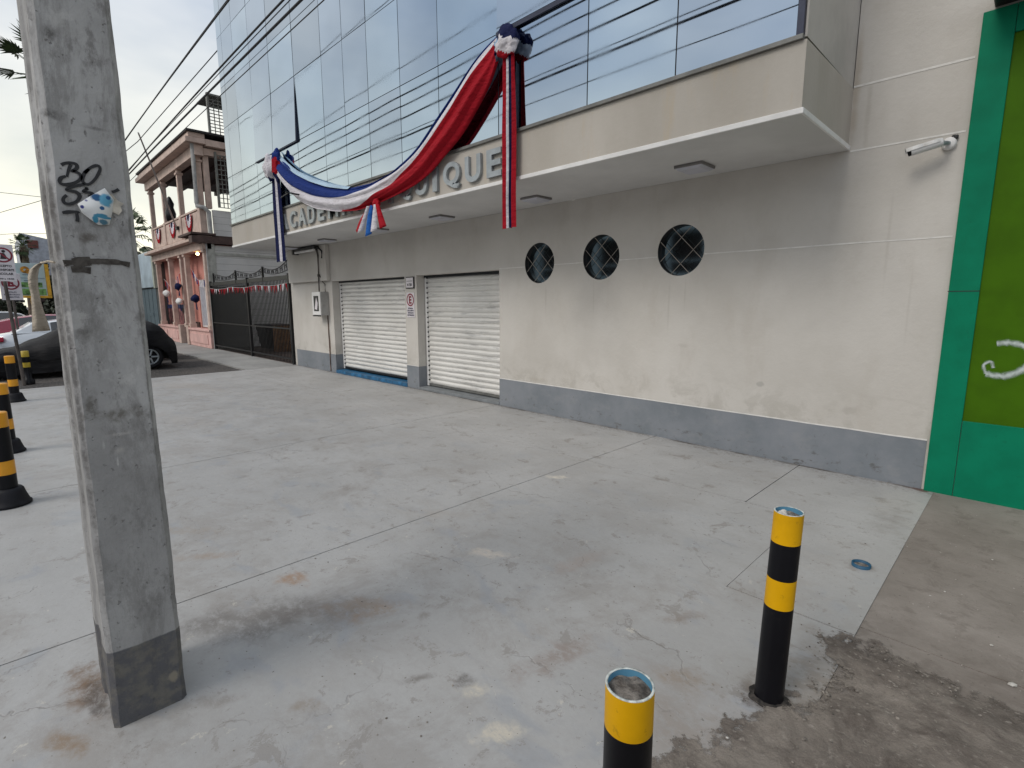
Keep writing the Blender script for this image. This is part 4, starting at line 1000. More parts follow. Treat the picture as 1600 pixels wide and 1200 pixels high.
# sticker
m_ = MB()
pts = sk([(330, 485), (420, 430), (570, 352), (655, 455), (640, 570), (612, 678), (510, 676), (430, 615), (370, 560)])
cx = sum(p[0] for p in pts) / len(pts); cz = sum(p[1] for p in pts) / len(pts)
n = len(pts); vs = [(XP + 0.010, cx, cz)] + [(XP + (0.012 if i in (0, 2, 6, 7) else 0.004), p[0], p[1]) for i, p in enumerate(pts)]
m_.add(vs, [(0, 1 + (i + 1) % n, 1 + i) for i in range(n)], 0, True)
m_.build('sticker', M_paper, PO, solid=0.0012)
m_ = MB(); pts = sk([(560, 370), (640, 410), (700, 470), (750, 495), (720, 520), (730, 560), (700, 595), (640, 565), (640, 470)])
m_.add([(XP + 0.002 + 0.003 * (i % 2), p[0], p[1]) for i, p in enumerate(pts)], [list(range(len(pts)))[::-1]]); m_.build('torn_paper', M_oldpaper, PO, solid=0.0008)
# cloth strip tied at the back edge of the pole
t = empty('cloth_strip', (-2.76, -5.56, 1.8), 'faded beige cloth strip hanging from a cord tied round the concrete pole', 'cloth strip')
P = []
cl = [(-5.555, 1.812, .006), (-5.567, 1.803, .010), (-5.582, 1.785, .013), (-5.590, 1.755, .014), (-5.592, 1.72, .013), (-5.590, 1.69, .012), (-5.5905, 1.66, .013), (-5.5895, 1.62, .017), (-5.588, 1.58, .022), (-5.5875, 1.545, .026)]
for i, (y, z, w) in enumerate(cl):
    P.append([(-2.765, y - w, z - 0.002), (-2.752 + 0.004 * math.sin(i), y - w * .3, z), (-2.762, y + w * .4, z), (-2.750, y + w, z + 0.002)])
m_ = MB(); m_.grid(P); m_.build('cloth', M_beige, t, solid=0.002)
m_ = MB()
m_.tube([(-2.75, -5.56, 1.81), (-2.70, -5.562, 1.806), (-2.55, -5.561, 1.80), (-2.40, -5.561, 1.795), (-2.37, -5.548, 1.79)], 0.004, 6); m_.build('cord', M_beige, t)

# ------------------------------------------------------------------ bollards
def bollard(cx, cy, dx, dy, R_, h, label, fill_dz, debris):
    t = empty('bollard', (cx, cy, 0), label, 'bollard', 'black and yellow pipe bollards')
    def cen(z): return (cx + dx * z, cy + dy * z)
    def cyl(z0, z1, r, mat, name, n=48):
        m_ = MB(); P = []
        for i in range(5):
            z = z0 + (z1 - z0) * i / 4; c_ = cen(z); P.append([(c_[0] + r * math.cos(2 * math.pi * k / n), c_[1] + r * math.sin(2 * math.pi * k / n), z) for k in range(n)])
        m_.grid([q[::-1] for q in P][::-1], 0, True, closed=True); return m_.build(name, mat, t)
    bands = [(-0.03, 0.405, M_blk, 'black_band'), (0.405, 0.525, M_yel, 'yellow_band'), (0.525, 0.675, M_blk, 'black_band'), (0.675, h, M_yel, 'yellow_band')]
    for z0, z1, mt, nm in bands: cyl(z0, z1, R_, mt, nm)
    m_ = MB(); c_ = cen(h); m_.lathe([(R_, h - 0.002), (R_ + .0003, h), (R_ - 0.0055, h + 0.0005), (R_ - 0.0055, h - 0.002)], (c_[0], c_[1], 0), 48); m_.build('rim', M_rim, t)
    m_ = MB(); m_.lathe([(R_ - 0.0055, h - 0.001), (R_ - 0.0055, h - 0.05)], (c_[0], c_[1], 0), 48); m_.build('inner_pipe', M_innerblue, t)
    P = [[(c_[0], c_[1], h - fill_dz + 0.006)] * 40]
    for i in range(1, 9):
        r = (R_ - 0.005) * i / 8
        P.append([(c_[0] + r * math.cos(a), c_[1] + r * math.sin(a), h - fill_dz + 0.006 * (1 - i / 8) + 0.007 * noise.noise(Vector((40 * r * math.cos(a), 40 * r * math.sin(a), cx)))) for a in [2 * math.pi * k / 40 for k in range(40)]])
    m_ = MB(); m_.grid(P, 0, True, closed=True); m_.build('concrete_fill', M_fill, t)
    if debris:
        m_ = MB()
        for (ox, oy, s) in ((-.02, .005, .014), (-.01, -.015, .011), (-.03, -.01, .010)):
            bm = bmesh.new(); bmesh.ops.create_icosphere(bm, subdivisions=2, radius=s)
            for v in bm.verts: v.co = Vector((c_[0] + ox, c_[1] + oy, h - fill_dz + .008)) + v.co * (1 + .4 * noise.noise(v.co * 90))
            m_.frombm(bm)
        m_.build('crumpled_litter', M_pebw, t)
    # rough mortar collar at the foot
    P = []
    for r, z in ((R_ + 0.001, 0.010), (R_ + 0.008, 0.007), (R_ + 0.020, 0.001), (R_ + 0.030, -0.006)):
        P.append([(cx + (r + 0.012 * noise.noise(Vector((math.cos(a) * 2, math.sin(a) * 2, r * 30)))) * math.cos(a), cy + (r + .012 * noise.noise(Vector((math.cos(a) * 2, math.sin(a) * 2, 5)))) * math.sin(a), z + .004 * noise.noise(Vector((math.cos(a) * 5, math.sin(a) * 5, r * 50)))) for a in [2 * math.pi * k / 48 for k in range(48)]])
    m_ = MB(); m_.grid(P, 0, True, closed=True); m_.build('mortar_collar', M_soil, t)
    return t
bollard(-0.625, -3.565, -0.008, 0.11, 0.056, 0.80, 'black and yellow pipe bollard standing whole in view near the dirt patch', 0.022, True)
bollard(-0.57, -4.765, 0, 0, 0.056, 0.78, 'nearest black and yellow pipe bollard, cut by the bottom edge, filled with concrete', 0.020, False)
t = empty('pipe_stub', (-0.61, -2.0, 0), 'short blue pipe stub sticking out of the concrete behind the bollard', 'pipe stub')
m_ = MB(); m_.lathe([(0.052, -0.01), (0.052, 0.022), (0.044, 0.022), (0.044, -0.002)], (-0.61, -2.0, 0), 32); m_.build('ring', worn('chipped_blue_pipe', (0.015, 0.09, 0.17), (0.15, 0.12, 0.1), 0.6, 0.6), t)
m_ = MB(); m_.disc((-0.61, -2.0, 0.006), 0.0445, 32); m_.build('fill', M_fill, t)

# delineator posts on the left
def delineator(cx, cy, label):
    t = empty('delineator_post', (cx, cy, 0), label, 'traffic post', 'delineator posts with rubber feet along the street side')
    r = 0.065
    def ring_(z0, z1, rr, mt, nm):
        m_ = MB(); m_.lathe([(rr, z0), (rr, z1)], (cx, cy, 0), 32); m_.build(nm, mt, t)
    m_ = MB(); m_.lathe([(0.12, 0), (0.138, 0.004), (0.138, 0.022), (0.128, 0.030), (0.118, 0.06), (0.105, 0.105), (0.098, 0.135), (0.085, 0.15), (0.066, 0.152)], (cx, cy, 0), 40); m_.build('rubber_foot', M_rubber, t)
    ring_(0.15, 0.27, r, M_blk, 'black_band'); ring_(0.27, 0.385, r + .001, M_oran, 'amber_band'); ring_(0.385, 0.665, r, M_blk, 'black_band'); ring_(0.665, 0.78, r + .001, M_oran, 'amber_band')
    m_ = MB(); m_.lathe([(r + .001, 0.78), (r - 0.004, 0.786), (0, 0.788)], (cx, cy, 0), 32); m_.build('cap', M_oran, t)
    return t
D0 = delineator(-5.85, -5.79, 'nearest black and amber delineator post, cut by the left edge')
for x, y, lb in ((-8.0, -5.755, 'second black and amber delineator post, just behind the nearest one'), (-12.2, -5.61, 'farthest black and amber delineator post, beside the steel sign post')):
    c_ = copy_tree(D0); c_.location = (x, y, 0); c_['label'] = lb
t = empty('short_bollard', (-15.0, -5.34, 0), 'short black bollard with two dull yellow bands in front of the covered car', 'bollard')
m_ = MB(); m_.lathe([(0.10, -.03), (.10, .05), (.062, .08), (.062, .33)], (-15, -5.34, 0), 24); m_.lathe([(.062, .43), (.062, .55)], (-15, -5.34, 0), 24); m_.build('post', M_blk, t)
m_ = MB(); m_.lathe([(.063, .33), (.063, .43)], (-15, -5.34, 0), 24); m_.build('lower_band', M_oran2, t)
m_ = MB(); m_.lathe([(.063, .55), (.063, .67), (.055, .675), (0, .676)], (-15, -5.34, 0), 24); m_.build('upper_band', M_oran2, t)

# ------------------------------------------------------------------ street signs at the left
def symbol_E(m_, c, h, face): put_text(m_, 'E', h * 1.3, c, face, 0.001, 0.012, h * 0.6, 0, h)
t = empty('street_sign', (-14.8, -5.42, 0), 'nearer tall sign with a dark red ring and school transport lettering on a steel post', 'street sign', 'parking signs by the kerb')
m_ = MB(); m_.tube([(-14.83, -5.42, -0.05), (-14.83, -5.47, 1.6), (-14.83, -5.50, 2.75)], 0.03, 12); m_.build('post', M_galv, t)
m_ = MB(); m_.box(-14.80, -14.79, -5.62, -5.295, 2.11, 2.84, bev=0.003); m_.build('plate', M_sign, t)
m_ = MB(); ring(m_, (-14.786, -5.458, 2.63), 0.118, 0.148, '+x'); 
m_.add([(-14.785, -5.545, 2.735), (-14.785, -5.565, 2.715), (-14.785, -5.37, 2.525), (-14.785, -5.35, 2.545)], [(0, 1, 2, 3)]); m_.build('ring', M_signr, t)
m_ = MB(); m_.lathe([(0, -.001), (.028, -.001), (.028, .001), (0, .001)], (-14.788, -5.44, 2.705), 16, axis='x'); m_.add([(-14.788, -5.50, 2.55), (-14.788, -5.41, 2.55), (-14.788, -5.40, 2.59), (-14.788, -5.43, 2.67), (-14.788, -5.48, 2.67)], [(0, 1, 2, 3, 4)])
for k, (s, w) in enumerate([('EXCEPTO', .26), ('TRANSPORTE', .33), ('ESCOLAR', .28)]): put_text(m_, s, 0.1, (-14.787, -5.458, 2.415 - k * 0.078), '+x', 0.001, 0.003, w * .85, 0, 0.045)
put_text(m_, '8:00 a 18:00', 0.06, (-14.787, -5.458, 2.16), '+x', 0.001, 0.002, .24, 0, 0.028); m_.build('lettering', M_blackp, t)
t = empty('street_sign', (-19.0, -5.3, 0), 'farther small sign with a red ringed letter E below and right of the tall one', 'street sign', 'parking signs by the kerb')
m_ = MB(); m_.tube([(-19.03, -5.30, -0.05), (-19.03, -5.31, 2.4)], 0.03, 10); m_.build('post', M_galv, t)
m_ = MB(); m_.box(-19.0, -18.99, -5.52, -5.11, 1.76, 2.45, bev=0.003); m_.build('plate', M_sign, t)
m_ = MB(); ring(m_, (-18.986, -5.315, 2.20), 0.14, 0.175, '+x'); symbol_E(m_, (-18.986, -5.315, 2.20), 0.19, '+x')
m_.add([(-18.984, -5.42, 2.315), (-18.984, -5.44, 2.29), (-18.984, -5.21, 2.085), (-18.984, -5.19, 2.11)], [(0, 1, 2, 3)]); m_.build('symbol', M_signr, t)
m_ = MB()
for k, (s, w) in enumerate([('SOLO', .18), ('RESERVADO', .3), ('CLIENTES', .26)]): put_text(m_, s, 0.08, (-18.987, -5.315, 1.965 - k * 0.065), '+x', 0.001, 0.002, w, 0, 0.035)
m_.build('lettering', M_ink2, t)

# billboard on yellow posts, far
t = empty('billboard', (-32, -4.35, 0), 'green and white billboard with an orange emblem on a yellow post', 'billboard')
m_ = MB(); m_.box(-32.1, -32.0, -4.86, -3.86, 2.02, 3.46, bev=.01); m_.build('panel', plain('pale_aqua_panel', (0.48, 0.62, 0.62), 0.5, var=0.05), t)
m_ = MB(); m_.box(-32.11, -31.96, -4.88, -3.72, 1.93, 2.03); m_.box(-32.11, -31.96, -3.85, -3.72, 2.04, 3.44); m_.tube([(-32.05, -4.30, -0.05), (-32.05, -4.36, 1.95)], 0.12, 10); m_.build('frame', plain('yellow_post_paint', (0.75, 0.42, 0.03), 0.5), t)
m_ = MB(); m_.box(-31.995, -31.985, -4.85, -3.9, 2.06, 2.34); m_.box(-31.993, -31.983, -4.82, -4.0, 2.40, 2.62); m_.build('green_band', plain('leaf_green_ink', (0.16, 0.34, 0.10), 0.6, var=0.5, scale=5), t)
m_ = MB(); ring(m_, (-31.98, -4.52, 3.17), 0.05, 0.15, '+x'); ring(m_, (-31.979, -4.42, 3.10), 0.0, 0.10, '+x'); m_.build('emblem', plain('orange_emblem', (0.62, 0.28, 0.02), 0.5, var=.4, scale=9), t)
m_ = MB(); m_.box(-31.992, -31.982, -4.62, -4.2, 2.94, 2.97); m_.box(-31.992, -31.982, -4.8, -3.9, 2.80, 2.82); m_.box(-31.992, -31.982, -4.6, -4.15, 2.68, 2.72); m_.build('lettering', plain('grey_blue_ink', (0.2, 0.28, 0.36), 0.6), t)
t = empty('shop_building', (-40, -2.0, 0), 'far white gabled shop building with a dark red emblem, left of the pole', 'building')
m_ = MB(); m_.box(-46, -38.0, -3.9, 2.5, 0, 3.3); m_.add([(-38.0, -4.3, 3.3), (-38.0, 2.5, 3.3), (-38.0, 2.5, 3.9), (-38.0, -2.9, 5.05), (-38.0, -4.3, 5.35)] + [(-46, -4.3, 3.3), (-46, 2.5, 3.3), (-46, 2.5, 3.9), (-46, -2.9, 5.05), (-46, -4.3, 5.35)], [(0, 1, 2, 3, 4), (9, 8, 7, 6, 5), (4, 3, 8, 9), (3, 2, 7, 8), (0, 4, 9, 5)]); m_.build('wall', plain('grey_white_wall', (0.42, 0.44, 0.48), 0.7), t)
m_ = MB(); m_.box(-37.99, -37.93, -4.05, -3.62, 4.6, 5.0); m_.build('emblem', plain('brown_red_emblem', (0.16, 0.05, 0.04), 0.7), t)
m_ = MB(); m_.box(-37.99, -37.9, -3.9, 2.4, 0.0, 3.2); m_.build('shopfront', M_brown, t)
# glimpses between: kiosk with reddish wall
t = empty('kiosk', (-44, -6.0, 0), 'far low kiosk with a reddish brown wall behind the parked cars', 'kiosk')
m_ = MB(); m_.box(-45, -43, -5.7, -4.4, 0, 1.75); m_.build('wall', plain('red_brown_wall', (0.20, 0.07, 0.045), 0.8, var=.3), t)
m_ = MB(); m_.box(-45.2, -42.8, -6.9, -4.3, 1.76, 1.9); m_.build('roof', M_roof, t)

# ------------------------------------------------------------------ trees and palms
def fan_palm(x, y, H, r, label, skirt=1.5, nf=26, seed=1, droop=0.5, trunk=0.16, sk_r=0.32):
    rn = random.Random(seed)
    t = empty('palm_tree', (x, y, 0), label, 'palm tree', 'palms along the street')
    m_ = MB(); m_.tube([(x, y, -0.1), (x + .02, y, H * .3), (x, y + .03, H * .7), (x, y, H)], [trunk * 1.5, trunk * 1.1, trunk, trunk * .9], 12); m_.build('trunk', M_bark, t)
    m_ = MB()
    for k in range(150):
        a = rn.uniform(0, 6.28); z = H - rn.uniform(0, skirt); rr = sk_r * (0.6 + 0.4 * (z - (H - skirt)) / skirt) * rn.uniform(.7, 1.1); L = rn.uniform(.35, .8); w = rn.uniform(.02, .05)
        m_.add([(x + trunk * math.cos(a), y + trunk * math.sin(a), z), (x + rr * math.cos(a) - w * math.sin(a), y + rr * math.sin(a) + w * math.cos(a), z - L * .5), (x + rr * .95 * math.cos(a + .1), y + rr * .95 * math.sin(a + .1), z - L)], [(0, 1, 2)])
    m_.build('dry_skirt', M_dry, t)
    m_ = MB()
    for k in range(nf):
        a = 2 * math.pi * k * 0.382 + rn.uniform(-.2, .2); el = R(75) - k / nf * R(130) * (0.6 + droop); L = r * rn.uniform(.45, .6)
        d = Vector((math.cos(a) * math.cos(el), math.sin(a) * math.cos(el), math.sin(el))); b0 = Vector((x, y, H)); c0 = b0 + d * L
        m_.tube([b0, c0], [0.02, 0.012], 5)
        sd_ = d.cross(Vector((0, 0, 1))); sd_ = sd_.normalized() if sd_.length > .1 else Vector((1, 0, 0)); upv = sd_.cross(d).normalized()
        for j in range(17):
            f = -1.25 + 2.5 * j / 16
            dd = (d * math.cos(f) + sd_ * math.sin(f) + upv * 0.15 * (1 - abs(f))).normalized(); ll = r * rn.uniform(.42, .55) * (1 - .25 * abs(f)); tip = c0 + dd * ll + Vector((0, 0, -droop * ll * rn.uniform(.25, .6)))
            mid = c0 + dd * ll * .55; ww = (upv.cross(dd)).normalized() * 0.022 * r
            m_.add([c0, mid + ww, tip, mid - ww], [(0, 1, 2, 3)])
    m_.build('fronds', M_leaf, t)
    return t
fan_palm(-30.0, -3.02, 11.0, 2.1, 'tall palm mostly hidden by the concrete pole with one spiky frond sticking out', 3.2, 20, 3, 0.25, 0.15, 0.55)
fan_palm(-45.0, 1.55, 6.3, 2.3, 'distant palm with drooping fronds just right of the concrete pole', 1.2, 26, 5, 0.9)
fan_palm(-36.0, -4.32, 4.55, 0.65, 'small green palm rising behind the billboard', 1.0, 22, 9, 0.5, 0.12, .2)
def leafy_tree(x, y, h, rx, ry, rz, label, leaf, seed, n=2600, s=0.12, trunkr=0.15):
    rn = random.Random(seed)
    t = empty('tree', (x, y, 0), label, 'tree')
    m_ = MB(); m_.tube([(x, y, -.1), (x + .05, y, h * .5), (x, y, h)], [trunkr, trunkr * .8, trunkr * .5], 8)
    for k in range(6):
        a = k * 1.1; m_.tube([(x, y, h * .6), (x + rx * .6 * math.cos(a), y + ry * .6 * math.sin(a), h + rz * .3 * math.sin(k * 2.1))], [trunkr * .4, .03], 6)
    m_.build('trunk', M_bark, t)
    m_ = MB(); cl = [(rn.gauss(0, .5), rn.gauss(0, .5), rn.gauss(0, .5), rn.uniform(.25, .5)) for _ in range(26)]
    for k in range(n):
        c_ = rn.choice(cl); d = Vector((rn.gauss(0, 1), rn.gauss(0, 1), rn.gauss(0, 1))).normalized() * c_[3] * rn.uniform(.5, 1)
        p = Vector((x + (c_[0] + d.x) * rx, y + (c_[1] + d.y) * ry, h + (c_[2] + d.z) * rz)); u = Vector((rn.gauss(0, 1), rn.gauss(0, 1), rn.gauss(0, 1))).normalized() * s; v = u.orthogonal().normalized() * s * .6
        m_.add([p - u, p + v, p + u, p - v], [(0, 1, 2, 3)])
    m_.build('crown', leaf, t); return t
leafy_tree(-33.5, -3.25, 1.9, 0.9, 0.6, 1.0, 'dark leafy tree behind the billboard, left of the concrete pole', M_leaf3, 4, 3000, .1)
leafy_tree(-41.5, -5.0, 1.4, 1.0, 0.6, .7, 'low dark green bush tree behind the parked red car', M_leaf3, 6, 1200, .1)

# ------------------------------------------------------------------ cars
def car(xc, yc, L, W, H, paint, label, tail_at_minus=True, profile=None):
    """car lying along Y; body lofted from side profile"""
    t = empty('parked_car', (xc, yc, 0), label, 'car', 'cars parked in the gravel lot')
    st = [(-.5, .42, .70, .74), (-.485, .30, .84, .82), (-.40, .24, .90, .93), (-.3, .20, .93, .97), (-.1, .18, .92, 1.0), (.1, .18, .90, 1.0), (.25, .18, .88, 1.0), (.38, .2, .80, .96), (.47, .26, .70, .86), (.5, .40, .60, .76)]
    P = []
    for (s, z0, z1, w) in st:
        hw = W / 2 * w; y = yc + s * L
        P.append([(xc - hw * .9, y, z0), (xc - hw, y, z0 + .12), (xc - hw, y, (z0 + z1) / 2), (xc - hw * .95, y, z1 - .04), (xc - hw * .8, y, z1), (xc, y, z1 + .02), (xc + hw * .8, y, z1), (xc + hw * .95, y, z1 - .04), (xc + hw, y, (z0 + z1) / 2), (xc + hw, y, z0 + .12), (xc + hw * .9, y, z0)])
    m_ = MB(); m_.grid(P, 0, True, closed=True); m_.add(P[0], [list(range(11))]); m_.add(P[-1], [list(range(11))[::-1]]); body = m_.build('body', paint, t)
    cab = [(-.40, .90, .90, .80), (-.30, .90, 1.16, .80), (-.20, .90, H - .07, .76), (-.08, .90, H, .74), (.06, .9, H - .01, .74), (.14, .9, H - .09, .76), (.30, .86, .87, .84)]
    P = []
    for (s, z0, z1, w) in cab:
        hw = W / 2 * w; y = yc + s * L; P.append([(xc - W / 2 * .90, y, z0), (xc - hw, y, z1 - .03), (xc - hw * .8, y, z1), (xc + hw * .8, y, z1), (xc + hw, y, z1 - .03), (xc + W / 2 * .90, y, z0)])
    m_ = MB(); m_.grid(P, lambda i, j: (0 if ((j in (0, 4) and 2 <= i <= 4) or (j == 2 and i == 5)) else 1), False)  # rear screen in body paint; on the white car it imitates reflected sky
    m_.build('cabin', [M_cglass, paint], t, bevel=0.02)
    for s in (-.31, .31):
        for sx_ in (-1, 1):
            m_ = MB(); c_ = (xc + sx_ * (W / 2 - .10), yc + s * L, .31)
            m_.lathe([(0, -.10), (.2, -.10), (.30, -.09), (.315, -.05), (.315, .05), (.30, .09), (.2, .10), (0, .10)], c_, 28, axis='x'); wh = m_.build('wheel', M_rubber, t)
            m_ = MB(); m_.lathe([(0, sx_ * .103), (.06, sx_ * .108), (.18, sx_ * .104), (.19, sx_ * .10)], c_, 20, axis='x'); m_.build('rim', M_alu, wh)
    for sx_ in (-1, 1):
        m_ = MB(); m_.box(xc + sx_ * W / 2 * .55, xc + sx_ * W / 2 * .93, yc - L * .497, yc - L * .44, .70, .82, bev=.02); m_.build('tail_lamp', M_lampr, t)
        m_ = MB(); m_.box(xc + sx_ * W / 2 * .55, xc + sx_ * W / 2 * .86, yc + L * .47, yc + L * .503, .52, .63, bev=.02); m_.build('headlight', M_white, t)
    return t
car(-19.25, -3.89, 3.9, 1.7, 1.27, M_carw, 'white car parked right behind the black covered car')
car(-22.1, -4.35, 4.3, 1.7, 1.34, M_carr, 'crimson car parked beyond the white car')
car(-26.5, -5.6, 4.3, 1.7, 1.40, M_cars, 'silver car parked farthest in the row beyond the crimson car')
# covered car
CC = empty('covered_car', (-16.8, -4.4, 0), 'parked car under a black fabric cover, one alloy wheel showing', 'car')
prof = [(-2.33, .12, .50, .72), (-2.36, .10, .72, .84), (-2.56, .10, .98, .93), (-2.84, .13, 1.20, .97), (-3.04, .16, 1.27, .98), (-3.5, .16, 1.32, 1.0), (-4.1, .13, 1.30, 1.0), (-4.64, .10, 1.05, 1.0), (-5.06, .09, .84, 1.0), (-5.5, .09, .66, .99), (-5.9, .10, .56, .95), (-6.25, .12, .50, .88), (-6.4, .15, .40, .78)]
P = []
xc = -16.85
for i in range(72):
    u = i / 71 * (len(prof) - 1); k = min(int(u), len(prof) - 2); f = u - k; f = f * f * (3 - 2 * f) if False else f
    y, z0, z1, w = [prof[k][q] * (1 - f) + prof[k + 1][q] * f for q in range(4)]
    row = []
    hw = .93 * w
    arch = max(0, 1 - ((y + 2.93) / 0.42) ** 2); zb = z0 + 0.42 * math.sqrt(arch) if arch > 0 else z0
    side = [(1.0, zb), (1.03, zb + (z1 - zb) * .15), (1.03, zb + (z1 - zb) * .35), (1.0, zb + (z1 - zb) * .55), (.93, zb + (z1 - zb) * .75), (.80, zb + (z1 - zb) * .92), (.6, z1 - .01), (.3, z1 + .01), (0, z1 + .015)]
    pts = [(xc + a * hw, z) for a, z in side] + [(xc - a * hw, z) for a, z in side[-2::-1]]
    for (x, z) in pts:
        nn = noise.noise(Vector((y * 1.2, z * 2.5, x))) * .07 + .05 * noise.noise(Vector((y * 4, z * 3, x * 2))) + 0.035 * math.sin(y * 2.2 - z * 11 + 2 * noise.noise(Vector((y, z, 0)))) + 0.02 * math.sin(y * 9 + z * 5)
        row.append((x + nn * (1 if x > xc else -1), y, z + nn * .3))
    P.append(row)
m_ = MB(); m_.grid(P, 0, True); m_.add(P[0], [list(range(17))]); m_.add(P[-1], [list(range(17))[::-1]]); m_.build('cover', M_cover, CC)
for (yy) in (-2.98, -5.6):
    m_ = MB(); c_ = (-16.10, yy, .30)
    m_.lathe([(0, -.10), (.2, -.10), (.29, -.09), (.31, -.05), (.31, .05), (.29, .09), (.2, .10), (.19, .06), (0, .06)], c_, 32, axis='x'); wh = m_.build('wheel', M_rubber, CC)
    m_ = MB(); m_.lathe([(.2, .10), (.205, .105), (.18, .108), (.17, .08)], c_, 32, axis='x')
    for k in range(5):
        a = k * 2 * math.pi / 5; m_.tube([(-16.01, yy + .03 * math.cos(a), .30 + .03 * math.sin(a)), (-16.00, yy + .185 * math.cos(a), .30 + .185 * math.sin(a))], [.028, .022], 6)
    m_.build('rim', M_alu, wh)

# ------------------------------------------------------------------ fence with gate
F = empty('metal_fence', (-17.6, 0, 0), 'black bar fence and gate with scrolled ironwork along its top beside the pink house', 'fence')
for x in (-21.30, -17.45, -14.22):
    m_ = MB(); m_.box(x - .04, x + .04, -.045, .035, -0.02, 2.45, bev=.004); m_.build('post', M_black, F)
for x in (-20.85, -18.47, -16.08):
    m_ = MB(); m_.box(x - .025, x + .025, -.035, .02, 2.30, 2.72, bev=.004); m_.build('finial_post', M_black, F)
for (a, b) in ((2.29, 2.41), (.12, .16), (.95, .99)):
    m_ = MB(); m_.box(-21.30, -14.22, -.03 + .002 * a, .025, a, b); m_.build('rail', M_black, F)
m_ = MB(); x = -21.2
while x < -14.3:
    m_.box(x - .008, x + .008, -.012, .006, 0.02, 2.29); x += .105
tag(m_.build('bars', M_black, F))
m_ = MB(); m_.box(-21.24, -17.5, .008, .014, .1, 2.22)
G = Mat('dark_shade_mesh', 0.9); G.color((0.03, 0.032, 0.03)); G.b.inputs['Alpha'].default_value = 0.5; m_.build('shade_mesh', G.m, F)
m_ = MB()
for a, b in ((-20.85, -18.47), (-18.47, -16.08), (-16.08, -14.2)):
    top, bot = [], []
    for k in range(25):
        u = k / 24; xx = a + (b - a) * u; sg = math.sin(math.pi * u)
        zt_ = 2.69 - .13 * sg + .03 * math.sin(2 * math.pi * u); zb_ = 2.44 + .06 * (1 - sg)
        if a > -17: zt_ = 2.70 - .16 * sg + .12 * u; zb_ = 2.47 + .0 * sg + .08 * (1 - sg)
        top.append((xx, 0, zt_)); bot.append((xx, 0, zb_))
    m_.tube(top, .012, 6); m_.tube(bot, .010, 6)
    for k in range(1, 24):
        m_.tube([top[k], ((top[k][0] + bot[k][0]) / 2 + .03 * (-1) ** k, 0, (top[k][2] + bot[k][2]) / 2), bot[k]], .007, 5)
    for k in range(2, 24, 4):
        cxx, czz = top[k][0], (top[k][2] + bot[k][2]) / 2
        m_.tube([(cxx + .055 * math.cos(q) * (1 - q / 14), -.006, czz + .055 * math.sin(q) * (1 - q / 14)) for q in [j * .6 for j in range(16)]], .007, 5)
m_.build('scrollwork', M_black, F)
# pennants: a string of small triangles
t = empty('pennant_string', (-17.7, .06, 2.2), 'string of small red and white pennants strung below the top rail of the bar fence', 'bunting')
m_ = MB(); pts = [(-21.2 + 7.0 * k / 40, -.06, 2.20 - .05 * math.sin(math.pi * ((k / 40 * 3) % 1))) for k in range(41)]
m_.tube(pts, .004, 5); 
m_.build('string', M_white, t)
m_ = MB()
for k in range(40):
    x, y, z = pts[k]; w = .07; L = random.uniform(.16, .24)
    m_.add([(x, y + .004, z), (x + w * 1.6, y + .004, z), (x + w * .8 + random.uniform(-.04, .04), y + random.uniform(-.03, .05), z - L)], [(0, 1, 2)], random.choice([0, 0, 1, 0]))
m_.build('pennants', [M_cred, M_cwhite, M_cblue], t)
t = empty('wheelie_bin', (-18.9, 1.3, 0), 'dark wheeled rubbish bin behind the bars of the fence', 'bin')
m_ = MB(); m_.add([(-19.6, 1.0, 0.08), (-18.9, 1.0, .08), (-18.9, 1.6, .08), (-19.6, 1.6, .08), (-19.7, .9, .85), (-18.8, .9, .85), (-18.8, 1.7, .85), (-19.7, 1.7, .85)], [(0, 3, 2, 1), (0, 1, 5, 4), (1, 2, 6, 5), (2, 3, 7, 6), (3, 0, 4, 7), (4, 5, 6, 7)]); m_.build('body', M_blk, t)
m_ = MB(); m_.box(-19.75, -18.75, .86, 1.74, .85, .93, bev=.02); m_.build('lid', M_rubber, t)
m_ = MB()
for xx in (-19.4, -19.0): m_.lathe([(0, -.03), (.09, -.03), (.09, .03), (0, .03)], (xx, 1.62, .09), 16, axis='x')
m_.build('wheel', M_rubber, t)
t = empty('storage_crate', (-18.3, 1.3, 0), 'orange brown crate standing beside the bin behind the fence', 'crate')
m_ = MB(); m_.box(-18.68, -18.32, 1.1, 1.55, -.005, .9, bev=.01); m_.build('box', plain('orange_brown_box', (0.22, 0.10, 0.03), 0.7, var=.3), t)
m_ = MB(); m_.box(-18.7, -18.30, 1.08, 1.57, .901, .94, bev=.005); m_.build('lid', M_timber, t)
t = empty('yard_wall', (-17.7, 9, 0), 'dim grey wall at the back of the yard behind the fence', 'wall')
m_ = MB(); m_.box(-21.4, -14.13, 8.9, 9.1, 0, 3.2); 
for k in range(18): m_.box(-21.3 + k * .4, -21.26 + k * .4, 8.86, 8.9, 0, 3.2)
m_.build('panel', M_yard, t)

